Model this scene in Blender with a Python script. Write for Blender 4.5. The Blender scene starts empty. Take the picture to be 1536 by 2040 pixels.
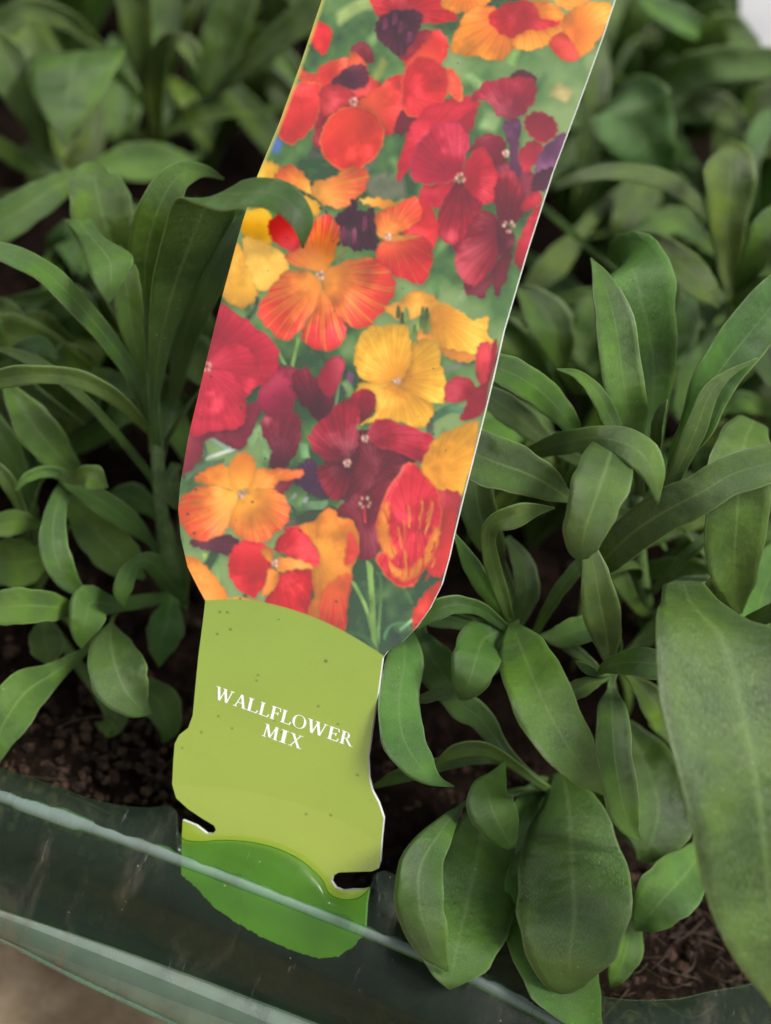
import bpy, bmesh, math, random
import numpy as np
from mathutils import Vector, Matrix

# ------------------------------------------------------------------ camera
MM = 0.001
CAM_H = 200.0                      # camera height above the soil, mm
PITCH = math.radians(48); ROLL = math.radians(18); HALF = math.radians(18)
PW, PH = 1536.0, 2040.0
K = math.tan(HALF) / (PW / 2)
F = np.array([0, math.cos(PITCH), -math.sin(PITCH)])
R0 = np.array([1.0, 0, 0]); U0 = np.array([0, math.sin(PITCH), math.cos(PITCH)])
IR = math.cos(ROLL) * R0 + math.sin(ROLL) * U0
IU = -math.sin(ROLL) * R0 + math.cos(ROLL) * U0
CAM = np.array([0, 0, CAM_H])
scene = bpy.context.scene
cam_data = bpy.data.cameras.new('camera'); cam = bpy.data.objects.new('camera', cam_data)
scene.collection.objects.link(cam); scene.camera = cam
cam.matrix_world = Matrix(((IR[0], IU[0], -F[0], CAM[0] * MM), (IR[1], IU[1], -F[1], CAM[1] * MM),
                           (IR[2], IU[2], -F[2], CAM[2] * MM), (0, 0, 0, 1)))
cam_data.sensor_fit = 'HORIZONTAL'; cam_data.sensor_width = 36
cam_data.lens = 18 / math.tan(HALF)
cam_data.clip_start = 0.01; cam_data.clip_end = 100
cam_data.dof.use_dof = True; cam_data.dof.focus_distance = 0.187
cam_data.dof.aperture_fstop = cam_data.lens / 5.0     # 5 mm pupil

# ------------------------------------------------------------------ sky, sun, exposure
SUN_EL, SUN_AZ = math.radians(60), math.radians(80)
world = bpy.data.worlds.new('World'); scene.world = world; world.use_nodes = True
nt = world.node_tree; nt.nodes.clear()
sky = nt.nodes.new('ShaderNodeTexSky'); sky.sky_type = 'NISHITA'; sky.sun_disc = False
sky.sun_elevation = SUN_EL; sky.sun_rotation = SUN_AZ; sky.dust_density = 5; sky.air_density = 1.0
hs = nt.nodes.new('ShaderNodeHueSaturation'); hs.inputs['Saturation'].default_value = 0.12
bg = nt.nodes.new('ShaderNodeBackground'); bg.inputs['Strength'].default_value = 0.075
wo = nt.nodes.new('ShaderNodeOutputWorld')
nt.links.new(sky.outputs[0], hs.inputs['Color']); nt.links.new(hs.outputs[0], bg.inputs[0]); nt.links.new(bg.outputs[0], wo.inputs[0])
sd = bpy.data.lights.new('sun', 'SUN'); sun = bpy.data.objects.new('sun', sd); scene.collection.objects.link(sun)
sd.energy = 1.4; sd.angle = math.radians(16); sd.color = (1.0, 0.96, 0.9)
sdir = Vector((math.sin(SUN_AZ) * math.cos(SUN_EL), math.cos(SUN_AZ) * math.cos(SUN_EL), math.sin(SUN_EL)))
sun.rotation_euler = (-sdir).to_track_quat('-Z', 'Y').to_euler(); sun.location = sdir * 2
vs = scene.view_settings; vs.view_transform = 'Standard'; vs.look = 'None'; vs.gamma = 1; vs.exposure = 1.3
vs.use_curve_mapping = False
scene.render.engine = 'CYCLES'; scene.cycles.use_denoising = True
scene.cycles.max_bounces = 8; scene.cycles.transparent_max_bounces = 12

rng = random.Random(7); nrng = np.random.default_rng(7)
C = scene.collection

# ------------------------------------------------------------------ helpers
def unproj(px, py, d):
    """photo pixel + depth along the view axis (mm) -> world point (mm)"""
    px = np.asarray(px, float); py = np.asarray(py, float); d = np.asarray(d, float)
    a = (px - PW / 2) * K; b = (py - PH / 2) * K
    ray = F + a[..., None] * IR - b[..., None] * IU
    return CAM + ray * d[..., None]
def depth_z(px, py, z):
    a = (np.asarray(px, float) - PW / 2) * K; b = (np.asarray(py, float) - PH / 2) * K
    return (z - CAM_H) / (F[2] + a * IR[2] - b * IU[2])
def on_z(px, py, z): return unproj(px, py, depth_z(px, py, z))
def project(P):
    v = P - CAM; d = v @ F
    return (v @ IR) / d / K + PW / 2, PH / 2 - (v @ IU) / d / K, d

def mesh_obj(name, verts, faces, mat, parent=None, smooth=True, uv=None, origin=None):
    o3 = np.zeros(3) if origin is None else np.asarray(origin, float)
    me = bpy.data.meshes.new(name)
    me.from_pydata(((np.asarray(verts, float) - o3) * MM).tolist(), [], faces)
    if uv is not None:
        l = me.uv_layers.new(name='UVMap')
        vi = np.empty(len(me.loops), int); me.loops.foreach_get('vertex_index', vi)
        l.data.foreach_set('uv', np.asarray(uv, float)[vi].ravel())
    if smooth: me.polygons.foreach_set('use_smooth', [True] * len(me.polygons))
    me.materials.append(mat); me.update()
    o = bpy.data.objects.new(name, me); C.objects.link(o)
    if parent: o.parent = parent
    else: o.location = o3 * MM
    return o
def empty(name, loc, label=None, cat=None, group=None):
    o = bpy.data.objects.new(name, None); C.objects.link(o); o.location = np.asarray(loc) * MM
    o.empty_display_size = 0.01
    if label: o['label'] = label; o['category'] = cat
    if group: o['group'] = group
    return o
def catmull(pts, n, closed=False):
    p = np.asarray(pts, float); m = len(p)
    if closed:
        idx = lambda i: p[i % m]; segs = m
    else:
        idx = lambda i: p[min(max(i, 0), m - 1)] if 0 <= i < m else (2 * p[0] - p[1] if i < 0 else 2 * p[-1] - p[-2]); segs = m - 1
    out = []
    ts = np.linspace(0, segs, n, endpoint=not closed)
    for t in ts:
        i = min(int(t), segs - 1); f = t - i
        a, b, c, d = idx(i - 1), idx(i), idx(i + 1), idx(i + 2)
        out.append(0.5 * (2 * b + (c - a) * f + (2 * a - 5 * b + 4 * c - d) * f * f + (3 * b - a - 3 * c + d) * f ** 3))
    return np.array(out)
def in_poly(X, Y, poly):
    ins = np.zeros(X.shape, bool); n = len(poly)
    for i in range(n):
        x0, y0 = poly[i]; x1, y1 = poly[(i + 1) % n]
        if y0 == y1: continue
        c = ((Y < y0) != (Y < y1)) & (X < (x1 - x0) * (Y - y0) / (y1 - y0) + x0)
        ins ^= c
    return ins

# ------------------------------------------------------------------ materials
def new_mat(name):
    m = bpy.data.materials.new(name); m.use_nodes = True; t = m.node_tree; t.nodes.clear()
    return m, t, lambda k, **kw: nd(t, k, **kw)
def nd(t, kind, **kw):
    n = t.nodes.new(kind)
    for k, v in kw.items():
        if k in n.inputs.keys(): n.inputs[k].default_value = v
        else: setattr(n, k, v)
    return n
def mathn(t, op, a, b=None, c=None, clamp=False):
    n = t.nodes.new('ShaderNodeMath'); n.operation = op; n.use_clamp = clamp
    for i, v in enumerate((a, b, c)):
        if v is None: continue
        if hasattr(v, 'links'): t.links.new(v, n.inputs[i])
        else: n.inputs[i].default_value = v
    return n.outputs[0]
def mixc(t, fac, a, b, mode='MIX'):
    n = t.nodes.new('ShaderNodeMix'); n.data_type = 'RGBA'; n.blend_type = mode; n.clamp_factor = True
    for s, v in ((0, fac), (6, a), (7, b)):
        if hasattr(v, 'links'): t.links.new(v, n.inputs[s])
        else: n.inputs[s].default_value = v if s == 0 else (*v, 1)
    return n.outputs[2]
def maprange(t, v, a, b, c=0., d=1., smooth=True):
    n = t.nodes.new('ShaderNodeMapRange'); n.interpolation_type = 'SMOOTHSTEP' if smooth else 'LINEAR'
    t.links.new(v, n.inputs[0])
    for i, x in enumerate((a, b, c, d)): n.inputs[i + 1].default_value = x
    return n.outputs[0]

def leaf_material(name, lo, hi, rib, fuzz, ribs=.42):
    m, t, N = new_mat(name); L = t.links.new
    out = N('ShaderNodeOutputMaterial'); uv = N('ShaderNodeUVMap'); uv.uv_map = 'UVMap'
    sep = N('ShaderNodeSeparateXYZ'); L(uv.outputs[0], sep.inputs[0])
    tc = N('ShaderNodeTexCoord'); oi = N('ShaderNodeObjectInfo')
    off = N('ShaderNodeVectorMath', operation='MULTIPLY_ADD'); off.inputs[1].default_value = (1, 1, 1)
    comb = N('ShaderNodeCombineXYZ'); r = mathn(t, 'MULTIPLY', oi.outputs['Random'], 5.0)
    L(r, comb.inputs[0]); L(tc.outputs['Object'], off.inputs[0]); L(comb.outputs[0], off.inputs[2])
    # broad blotches
    n1 = N('ShaderNodeTexNoise', Scale=110., Detail=3., Roughness=.6); L(off.outputs[0], n1.inputs['Vector'])
    blot = maprange(t, n1.outputs[0], .32, .66)
    col = mixc(t, blot, lo, hi)
    n5 = N('ShaderNodeTexNoise', Scale=420., Detail=4., Roughness=.7); L(off.outputs[0], n5.inputs['Vector'])
    col = mixc(t, maprange(t, n5.outputs[0], .5, .75, 0, .28), col, tuple(c * .6 for c in lo))
    # leaf-to-leaf tone
    tone = maprange(t, oi.outputs['Random'], 0, 1, .68, 1.3, False)
    hsv = N('ShaderNodeHueSaturation'); L(col, hsv.inputs['Color']); L(tone, hsv.inputs['Value'])
    hue = maprange(t, mathn(t, 'FRACT', mathn(t, 'MULTIPLY', oi.outputs['Random'], 37.7)), 0, 1, .472, .512, False); L(hue, hsv.inputs['Hue'])
    sat = maprange(t, mathn(t, 'FRACT', mathn(t, 'MULTIPLY', oi.outputs['Random'], 91.3)), 0, 1, 1.05, 1.3, False); L(sat, hsv.inputs['Saturation'])
    col = hsv.outputs[0]
    # pale midrib and faint side veins
    dv = mathn(t, 'ABSOLUTE', mathn(t, 'SUBTRACT', sep.outputs[1], .5))
    taper = mathn(t, 'MULTIPLY_ADD', sep.outputs[0], -.045, .065)
    ribm = mathn(t, 'SUBTRACT', 1., mathn(t, 'DIVIDE', dv, taper), clamp=True)
    ribm = mathn(t, 'MULTIPLY', ribm, maprange(t, sep.outputs[0], .55, 1., ribs, .05))
    col = mixc(t, ribm, col, rib)
    edge = maprange(t, dv, .462, .5, 0, .6); col = mixc(t, edge, col, rib)
    vv = mathn(t, 'SINE', mathn(t, 'MULTIPLY', mathn(t, 'SUBTRACT', sep.outputs[0], mathn(t, 'MULTIPLY', dv, .35)), 62.))
    veins = mathn(t, 'MULTIPLY', maprange(t, vv, .86, 1., 0, .06), maprange(t, dv, .05, .4, 1, 0)); col = mixc(t, veins, col, rib)
    # fine appressed hairs lying along the blade
    mp = N('ShaderNodeMapping'); mp.inputs['Scale'].default_value = (95, 150, 1); L(uv.outputs[0], mp.inputs['Vector'])
    n2 = N('ShaderNodeTexNoise', Scale=1., Detail=3., Roughness=.75, Distortion=.4); L(mp.outputs[0], n2.inputs['Vector'])
    n4 = N('ShaderNodeTexNoise', Scale=75., Detail=2.); L(off.outputs[0], n4.inputs['Vector'])
    hair = mathn(t, 'MULTIPLY', maprange(t, n2.outputs[0], .47, .60), maprange(t, n4.outputs[0], .3, .7, fuzz * .5, fuzz * 1.4))
    col = mixc(t, hair, col, (.22, .33, .165))
    # dust grains
    n3 = N('ShaderNodeTexVoronoi', Scale=650.); L(off.outputs[0], n3.inputs['Vector'])
    dust = mathn(t, 'MULTIPLY', mathn(t, 'LESS_THAN', n3.outputs[0], .11), maprange(t, n1.outputs[0], .55, .7, 0, .6)); col = mixc(t, dust, col, (.4, .43, .36))
    b1 = N('ShaderNodeBump', Strength=.6, Distance=.0004); L(n2.outputs[0], b1.inputs['Height'])
    b2 = N('ShaderNodeBump', Strength=.5, Distance=.0018); L(n1.outputs[0], b2.inputs['Height']); L(b1.outputs[0], b2.inputs['Normal'])
    p = N('ShaderNodeBsdfPrincipled', Roughness=.33); p.inputs['Specular IOR Level'].default_value = .6
    p.inputs['Sheen Weight'].default_value = .05; p.inputs['Sheen Roughness'].default_value = .4
    p.inputs['Sheen Tint'].default_value = (.8, .9, .8, 1)
    L(col, p.inputs['Base Color']); L(b2.outputs[0], p.inputs['Normal'])
    tr = N('ShaderNodeBsdfTranslucent'); tcol = mixc(t, .6, col, (.10, .21, .012)); L(tcol, tr.inputs[0])
    mx = N('ShaderNodeMixShader'); mx.inputs[0].default_value = .24
    L(p.outputs[0], mx.inputs[1]); L(tr.outputs[0], mx.inputs[2]); L(mx.outputs[0], out.inputs[0])
    return m
LEAF = leaf_material('wallflower leaf', (.032, .092, .006), (.082, .190, .020), (.20, .31, .08), .36, .5)
LEAF_GREY = leaf_material('hairy grey leaf', (.032, .088, .010), (.074, .160, .025), (.18, .28, .08), .36, .42)
LEAF_BACK = leaf_material('back row leaf', (.040, .086, .008), (.096, .170, .020), (.16, .25, .06), .25)

def plain(name, col, rough=.5, noise=None, bump=0., spec=.5):
    m, t, N = new_mat(name); L = t.links.new
    out = N('ShaderNodeOutputMaterial'); p = N('ShaderNodeBsdfPrincipled', Roughness=rough); p.inputs['Specular IOR Level'].default_value = spec
    p.inputs['Base Color'].default_value = (*col, 1)
    if noise:
        tc = N('ShaderNodeTexCoord'); n = N('ShaderNodeTexNoise', Scale=noise[0], Detail=5., Roughness=.65); L(tc.outputs['Object'], n.inputs['Vector'])
        L(mixc(t, maprange(t, n.outputs[0], .35, .7), col, noise[1]), p.inputs['Base Color'])
        if bump:
            b = N('ShaderNodeBump', Strength=bump, Distance=.001); L(n.outputs[0], b.inputs['Height']); L(b.outputs[0], p.inputs['Normal'])
    L(p.outputs[0], out.inputs[0]); return m
STEM = plain('stem', (.055, .105, .022), .55, (700., (.11, .18, .06)), .3)
SOIL = plain('compost', (.004, .0026, .0018), .95, (420., (.016, .009, .006)), 1., .05)
CRUMB = plain('compost crumbs', (.006, .0035, .0024), .9, (500., (.060, .031, .018)), .8, .25)
FIBRE = plain('root fibre', (.026, .015, .008), .8, (900., (.07, .042, .022)))
WHITE = plain('white card edge', (.55, .57, .54), .35)
INK = plain('white ink', (.80, .82, .76), .4)
GROUND = plain('ground', (.26, .18, .11), .85, (34., (.78, .57, .37)), .3)
LABELW = plain('white label plastic', (.42, .42, .43), .4, (60., (.36, .36, .37)))

def plastic_material(name, tint, body, amount, rough, clear):
    m, t, N = new_mat(name); L = t.links.new
    out = N('ShaderNodeOutputMaterial'); tc = N('ShaderNodeTexCoord')
    tr = N('ShaderNodeBsdfTransparent'); tr.inputs[0].default_value = (*tint, 1)
    p = N('ShaderNodeBsdfPrincipled', Roughness=rough); p.inputs['Specular IOR Level'].default_value = .55
    n = N('ShaderNodeTexNoise', Scale=190., Detail=5.); L(tc.outputs['Object'], n.inputs['Vector'])
    mp = N('ShaderNodeMapping'); mp.inputs['Scale'].default_value = (1, .12, .12); L(tc.outputs['Object'], mp.inputs['Vector'])
    n2 = N('ShaderNodeTexNoise', Scale=620., Detail=3.); L(mp.outputs[0], n2.inputs['Vector'])
    col = mixc(t, maprange(t, n.outputs[0], .4, .7), body, tuple(c * .55 for c in body))
    v = N('ShaderNodeTexVoronoi', Scale=420.); L(tc.outputs['Object'], v.inputs['Vector'])
    speck = mathn(t, 'MULTIPLY', mathn(t, 'LESS_THAN', v.outputs[0], .055), maprange(t, n.outputs[0], .5, .6)); col = mixc(t, speck, col, (.2, .19, .14))
    mp2 = N('ShaderNodeMapping'); mp2.inputs['Scale'].default_value = (1, .3, .3); mp2.inputs['Rotation'].default_value = (0, 0, .5); L(tc.outputs['Object'], mp2.inputs['Vector'])
    n3 = N('ShaderNodeTexNoise', Scale=95., Detail=7., Roughness=.7, Distortion=1.2); L(mp2.outputs[0], n3.inputs['Vector'])
    smear = maprange(t, n3.outputs[0], .53, .72, 0, .75); col = mixc(t, smear, col, (.11, .092, .06))      # dried compost smears
    n4 = N('ShaderNodeTexNoise', Scale=1500., Detail=2.); L(mp.outputs[0], n4.inputs['Vector'])
    scr = mathn(t, 'MULTIPLY', maprange(t, n4.outputs[0], .66, .74), maprange(t, n.outputs[0], .45, .6)); col = mixc(t, scr, col, (.13, .155, .13))
    L(maprange(t, n3.outputs[0], .35, .7, rough * .8, rough * 2.2), p.inputs['Roughness'])
    L(col, p.inputs['Base Color'])
    b = N('ShaderNodeBump', Strength=.12, Distance=.0006); L(n2.outputs[0], b.inputs['Height']); L(b.outputs[0], p.inputs['Normal'])
    fac = mathn(t, 'ADD', maprange(t, n.outputs[0], .4, .75, amount * .85, amount * 1.2), mathn(t, 'ADD', speck, mathn(t, 'MULTIPLY_ADD', smear, .3, mathn(t, 'MULTIPLY', scr, .15))), clamp=True)
    mx = N('ShaderNodeMixShader'); L(fac, mx.inputs[0]); L(tr.outputs[0], mx.inputs[1]); L(p.outputs[0], mx.inputs[2])
    L(mx.outputs[0], out.inputs[0]); return m
PLASTIC = plastic_material('green tray plastic', (.56, .86, .42), (.055, .085, .058), .24, .17, True)
BEAD = plastic_material('tray rim painted highlight', (.55, .85, .6), (.26, .34, .31), .55, .22, True)  # sky highlight along the rim, put into a paler body colour
LEDGE_SHINE = plastic_material('tray ledge painted highlight', (.6, .8, .65), (.30, .35, .31), .45, .3, True)  # sky highlight of the ledge painted as pale plastic
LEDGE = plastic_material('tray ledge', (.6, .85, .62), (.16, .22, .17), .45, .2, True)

# ------------------------------------------------------------------ ground and soil
def tag_depth(px, py):
    """depth of the card: a plane leaning back 36 deg from upright, gently bowed along its length"""
    px = np.asarray(px, float); py = np.asarray(py, float)
    P0 = unproj(640., 900., 186.)
    yaw = math.radians(-7); el = math.radians(41)
    n = np.array([math.sin(yaw) * math.cos(el), -math.cos(yaw) * math.cos(el), math.sin(el)])
    a = (px - PW / 2) * K; b = (py - PH / 2) * K
    ray = F + a[..., None] * IR - b[..., None] * IU
    d = ((P0 - CAM) @ n) / (ray @ n)
    tt = ((py - 900) * .955 - (px - 640) * .29) / 700.
    return d + 1.6 * tt * tt
ZR = float(unproj(560., 1790., float(tag_depth(560., 1790.)) - 4.0)[2])     # height of the tray rim

rim_px = [(-260, 1490), (-100, 1546), (0, 1581), (150, 1633), (400, 1724), (600, 1801), (830, 1893), (950, 1948), (1100, 2026), (1250, 2105), (1420, 2200)]
rim_c = catmull(rim_px, 90)
def rim_at(x): return np.interp(x, rim_c[:, 0], rim_c[:, 1])

g = bpy.data.meshes.new('ground')
g.from_pydata([(-1.5, -1.2, -.05), (1.5, -1.2, -.05), (1.5, 1.8, -.05), (-1.5, 1.8, -.05)], [], [(0, 1, 2, 3)]); g.materials.append(GROUND)
go = bpy.data.objects.new('ground', g); C.objects.link(go); go['kind'] = 'structure'

# compost filling the tray: a lumpy sheet behind the front wall
rimA, rimB = on_z(0., 1581., ZR), on_z(830., 1893., ZR)
TD = (rimB - rimA); TD[2] = 0; TD /= np.linalg.norm(TD); TN = np.array([-TD[1], TD[0], 0])   # along the rim / away from the camera
nx, ny = 320, 270
sx = np.linspace(-260, 480, nx); sy = np.linspace(-9, 620, ny)
SX, SY = np.meshgrid(sx, sy)
def vnoise(x, y, f, seed):
    r = np.random.default_rng(seed); tab = r.random((64, 64)); xi = np.floor(x * f).astype(int); yi = np.floor(y * f).astype(int)
    fx = x * f - xi; fy = y * f - yi; fx = fx * fx * (3 - 2 * fx); fy = fy * fy * (3 - 2 * fy)
    a = tab[yi % 64, xi % 64]; b = tab[yi % 64, (xi + 1) % 64]; c = tab[(yi + 1) % 64, xi % 64]; d = tab[(yi + 1) % 64, (xi + 1) % 64]
    return (a * (1 - fx) + b * fx) * (1 - fy) + (c * (1 - fx) + d * fx) * fy - .5
SZ = 5 * vnoise(SX, SY, .07, 1) + 3.2 * vnoise(SX, SY, .2, 2) + 2.2 * vnoise(SX, SY, .45, 3)
soil_v = rimA[None, None] * np.array([1, 1, 0]) + SX[..., None] * TD + SY[..., None] * TN
soil_v[..., 2] = SZ
fi = [(j * nx + i, j * nx + i + 1, (j + 1) * nx + i + 1, (j + 1) * nx + i) for j in range(ny - 1) for i in range(nx - 1)]
so = mesh_obj('soil', soil_v.reshape(-1, 3), fi, SOIL, smooth=True); so['kind'] = 'structure'

# loose crumbs and root fibres
ico_v, ico_f = None, None
bm = bmesh.new(); bmesh.ops.create_icosphere(bm, subdivisions=1, radius=1)
ico_v = np.array([v.co[:] for v in bm.verts]); ico_f = [[v.index for v in f.verts] for f in bm.faces]; bm.free()
cv, cf = [], []
def crumb(p, r):
    s = nrng.uniform(.6, 1.3, 3) * r; q = ico_v * (1 + nrng.uniform(-.28, .28, (len(ico_v), 1))) * s
    a = nrng.uniform(0, 6.28); c, s_ = math.cos(a), math.sin(a); q = q @ np.array([[c, -s_, 0], [s_, c, 0], [0, 0, 1]])
    b = sum(len(x) for x in cv); cv.append(q + p); cf.extend([[i + b for i in f] for f in ico_f])
for (x0, x1, y0, y1, n, r0, r1) in [(-60, 400, 1380, 1720, 560, .3, 1.3), (1150, 1560, 1740, 2080, 520, .3, 1.3), (700, 1150, 1480, 1800, 260, .3, 1.2), (0, 1536, 500, 1400, 260, .6, 2.)]:
    for _ in range(n):
        px, py = rng.uniform(x0, x1), rng.uniform(y0, y1)
        p = on_z(px, py, 0.); q = p - rimA
        if q @ TN < 1: continue
        crumb(p + np.array([0, 0, rng.uniform(-.6, 1.6)]), rng.uniform(r0, r1))
so2 = mesh_obj('soil_crumbs', np.concatenate(cv), cf, CRUMB, smooth=False)
so2['kind'] = 'stuff'; so2['label'] = 'loose dark brown compost crumbs lying on the tray soil'; so2['category'] = 'compost'

def tube(pts, rad, n=6):
    pts = np.asarray(pts, float); m = len(pts); rad = np.broadcast_to(np.asarray(rad, float), (m,))
    T = np.gradient(pts, axis=0); T /= np.linalg.norm(T, axis=1)[:, None] + 1e-9
    ref = np.array([.31, .2, .93]); V = []; Fc = []
    for i in range(m):
        a = np.cross(T[i], ref); a /= np.linalg.norm(a) + 1e-9; b = np.cross(T[i], a)
        for k in range(n):
            an = 2 * math.pi * k / n; V.append(pts[i] + rad[i] * (math.cos(an) * a + math.sin(an) * b))
    for i in range(m - 1):
        for k in range(n): Fc.append((i * n + k, i * n + (k + 1) % n, (i + 1) * n + (k + 1) % n, (i + 1) * n + k))
    Fc.append(tuple(range(n))[::-1]); Fc.append(tuple((m - 1) * n + k for k in range(n)))
    return np.array(V), Fc
fv, ff = [], []
for _ in range(70):
    left = rng.random() < .12
    px, py = (rng.uniform(0, 360), rng.uniform(1420, 1640)) if left else (rng.uniform(1180, 1540), rng.uniform(1800, 2060))
    p = on_z(px, py, 1.6 + rng.uniform(0, 1.8)); a = rng.uniform(-.3, 1.2); ln = rng.uniform(3, 11)
    e = p + ln * np.array([math.cos(a), math.sin(a), rng.uniform(-.15, .15)]); mid = (p + e) / 2 + nrng.normal(0, ln * .14, 3)
    V, Fc = tube(catmull([p, mid, e], 7), rng.uniform(.04, .14), 4); b = sum(len(x) for x in fv); fv.append(V); ff.extend([[i + b for i in f] for f in Fc])
fo = mesh_obj('root_fibres', np.concatenate(fv), ff, FIBRE); fo['kind'] = 'stuff'; fo['label'] = 'thin brown root fibres tangled on the compost'; fo['category'] = 'roots'

# ------------------------------------------------------------------ tray
tray = empty('seed_tray', on_z(560., 1790., 0.), 'dark green translucent plastic tray with a pale sky highlight painted into its front rim, holding the plants', 'plant tray')
tray_loc = np.array(on_z(560., 1790., 0.))
# cut-out upper edge of the front flange, left to right, with the clip slot round the card
inner = [(-260, 1420, 0), (-120, 1490, 0), (0, 1530, 0), (90, 1560, 0), (180, 1592, 0), (250, 1607, 0), (300, 1610, .2), (335, 1606, .6), (352, 1622, 1), (354, 1650, 1),
         (366, 1672, 1), (400, 1677, 1), (440, 1674, 1), (500, 1678, 1), (555, 1692, 1), (600, 1715, 1), (638, 1748, 1), (656, 1780, 1),
         (682, 1792, 1), (713, 1789, 1), (736, 1770, 1), (748, 1742, 1), (775, 1738, .7), (820, 1772, .3), (880, 1818, 0), (980, 1872, 0), (1090, 1930, 0), (1200, 1985, 0), (1330, 1992, 0), (1420, 1975, 0), (1500, 1960, 0), (1600, 1930, 0), (1700, 1880, 0)]
ic = catmull(inner, 260)
rowA = []; rowB = []
for i, (x, y, w) in enumerate(ic):
    dz = float(depth_z(x, y, ZR - 1.5)); dt = float(tag_depth(x, y)) - .9
    w = min(max(w, 0), 1); rowA.append(unproj(x, y, dz * (1 - w) + min(dt, dz) * w))
    if x < 1150: xr = x + 20 if x < 300 else x + 20
    fx = x - .0
    if x > 1130: fx = 1130 + (x - 1130) * .55
    ry = float(rim_at(fx)); rowB.append(on_z(fx, ry, ZR))
rowA, rowB = np.array(rowA), np.array(rowB)
fl = [rowA * (1 - s) + rowB * s + np.array([0, 0, .8 * math.sin(math.pi * s)]) for s in np.linspace(0, 1, 7)]
V = np.concatenate(fl); n = len(rowA)
fc = [(j * n + i, (j + 1) * n + i, (j + 1) * n + i + 1, j * n + i + 1) for j in range(6) for i in range(n - 1)]
flo = mesh_obj('flange', V, fc, PLASTIC, tray, origin=tray_loc)
# thickened lip round the cut-out
Vt, Ft = tube(rowA + np.array([0, 0, .05]), .09, 6); mesh_obj('flange_lip', Vt, Ft, PLASTIC, tray, origin=tray_loc)
# rim bead
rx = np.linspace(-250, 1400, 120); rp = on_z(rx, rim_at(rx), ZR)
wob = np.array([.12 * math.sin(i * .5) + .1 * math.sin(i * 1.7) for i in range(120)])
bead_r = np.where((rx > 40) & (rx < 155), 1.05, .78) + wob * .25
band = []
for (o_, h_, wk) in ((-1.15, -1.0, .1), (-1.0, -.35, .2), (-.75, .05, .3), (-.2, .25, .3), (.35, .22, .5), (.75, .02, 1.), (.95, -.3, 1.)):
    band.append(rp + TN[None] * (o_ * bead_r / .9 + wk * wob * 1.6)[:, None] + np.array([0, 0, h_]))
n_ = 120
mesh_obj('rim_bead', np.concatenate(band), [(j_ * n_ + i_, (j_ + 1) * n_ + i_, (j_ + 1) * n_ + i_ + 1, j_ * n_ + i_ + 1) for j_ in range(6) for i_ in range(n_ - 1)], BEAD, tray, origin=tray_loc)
# front wall: rows of the profile, given by what the photo shows of each fold
def fold(pts, z): 
    c = catmull(pts, 60); return [tuple(p) for p in on_z(c[:, 0], c[:, 1], z)]
l2 = [(-200, 1590), (0, 1662), (150, 1716), (250, 1760), (400, 1830), (600, 1918), (800, 2010), (1000, 2105), (1250, 2240)]
l3 = [(-200, 1748), (0, 1812), (200, 1878), (400, 1950), (640, 2042), (800, 2105), (1000, 2190), (1250, 2300)]
l4 = [(-200, 1790), (0, 1872), (150, 1948), (350, 2042), (480, 2108), (700, 2215), (900, 2320), (1200, 2480)]
r1 = rp[np.linspace(0, 119, 60).astype(int)] + np.array([0, 0, -.35])
r2 = np.array(fold(l2, ZR - 3.2)); r3 = np.array(fold(l3, ZR - 13)); r4 = np.array(fold(l4, ZR - 16.5)); r5 = r4 + np.array([0, 1.2, -5])
def loft(name, rows, mat):
    V = np.concatenate(rows); n = len(rows[0])
    return mesh_obj(name, V, [(j * n + i, (j + 1) * n + i, (j + 1) * n + i + 1, j * n + i + 1) for j in range(len(rows) - 1) for i in range(n - 1)], mat, tray, origin=tray_loc)
def lerp_rows(a, b, k, bulge=0.): return [a * (1 - s) + b * s + np.array([0, 0, bulge * math.sin(math.pi * s)]) for s in np.linspace(0, 1, k)]
loft('front_wall', lerp_rows(r1, r2, 4, .5)[:-1] + lerp_rows(r2, r3, 6, -.6), PLASTIC)
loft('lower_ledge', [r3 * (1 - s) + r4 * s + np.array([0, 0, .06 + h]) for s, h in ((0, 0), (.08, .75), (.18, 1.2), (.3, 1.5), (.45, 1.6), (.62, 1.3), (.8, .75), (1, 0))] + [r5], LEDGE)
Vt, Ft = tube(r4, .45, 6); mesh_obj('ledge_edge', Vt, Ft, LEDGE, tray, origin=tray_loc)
loft('ledge_highlight', [r3 * (1 - s) + r4 * s + np.array([0, 0, .1 + h]) for s, h in ((.06, .5), (.12, 1.12), (.2, 1.38), (.28, 1.55), (.36, 1.6))], LEDGE_SHINE)  # added pale strip imitating the highlight along the ledge top
# tray bottom closing the space under the compost
base = [rimA + TD * a + TN * b - np.array([0, 0, rimA[2] + 6 + .0]) for a, b in ((-270, -14), (490, -14), (490, 630), (-270, 630))]
mesh_obj('tray_floor', np.array(base), [(0, 1, 2, 3)], plain('dark tray floor', (.012, .018, .012), .6), tray, smooth=False, origin=tray_loc)
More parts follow.
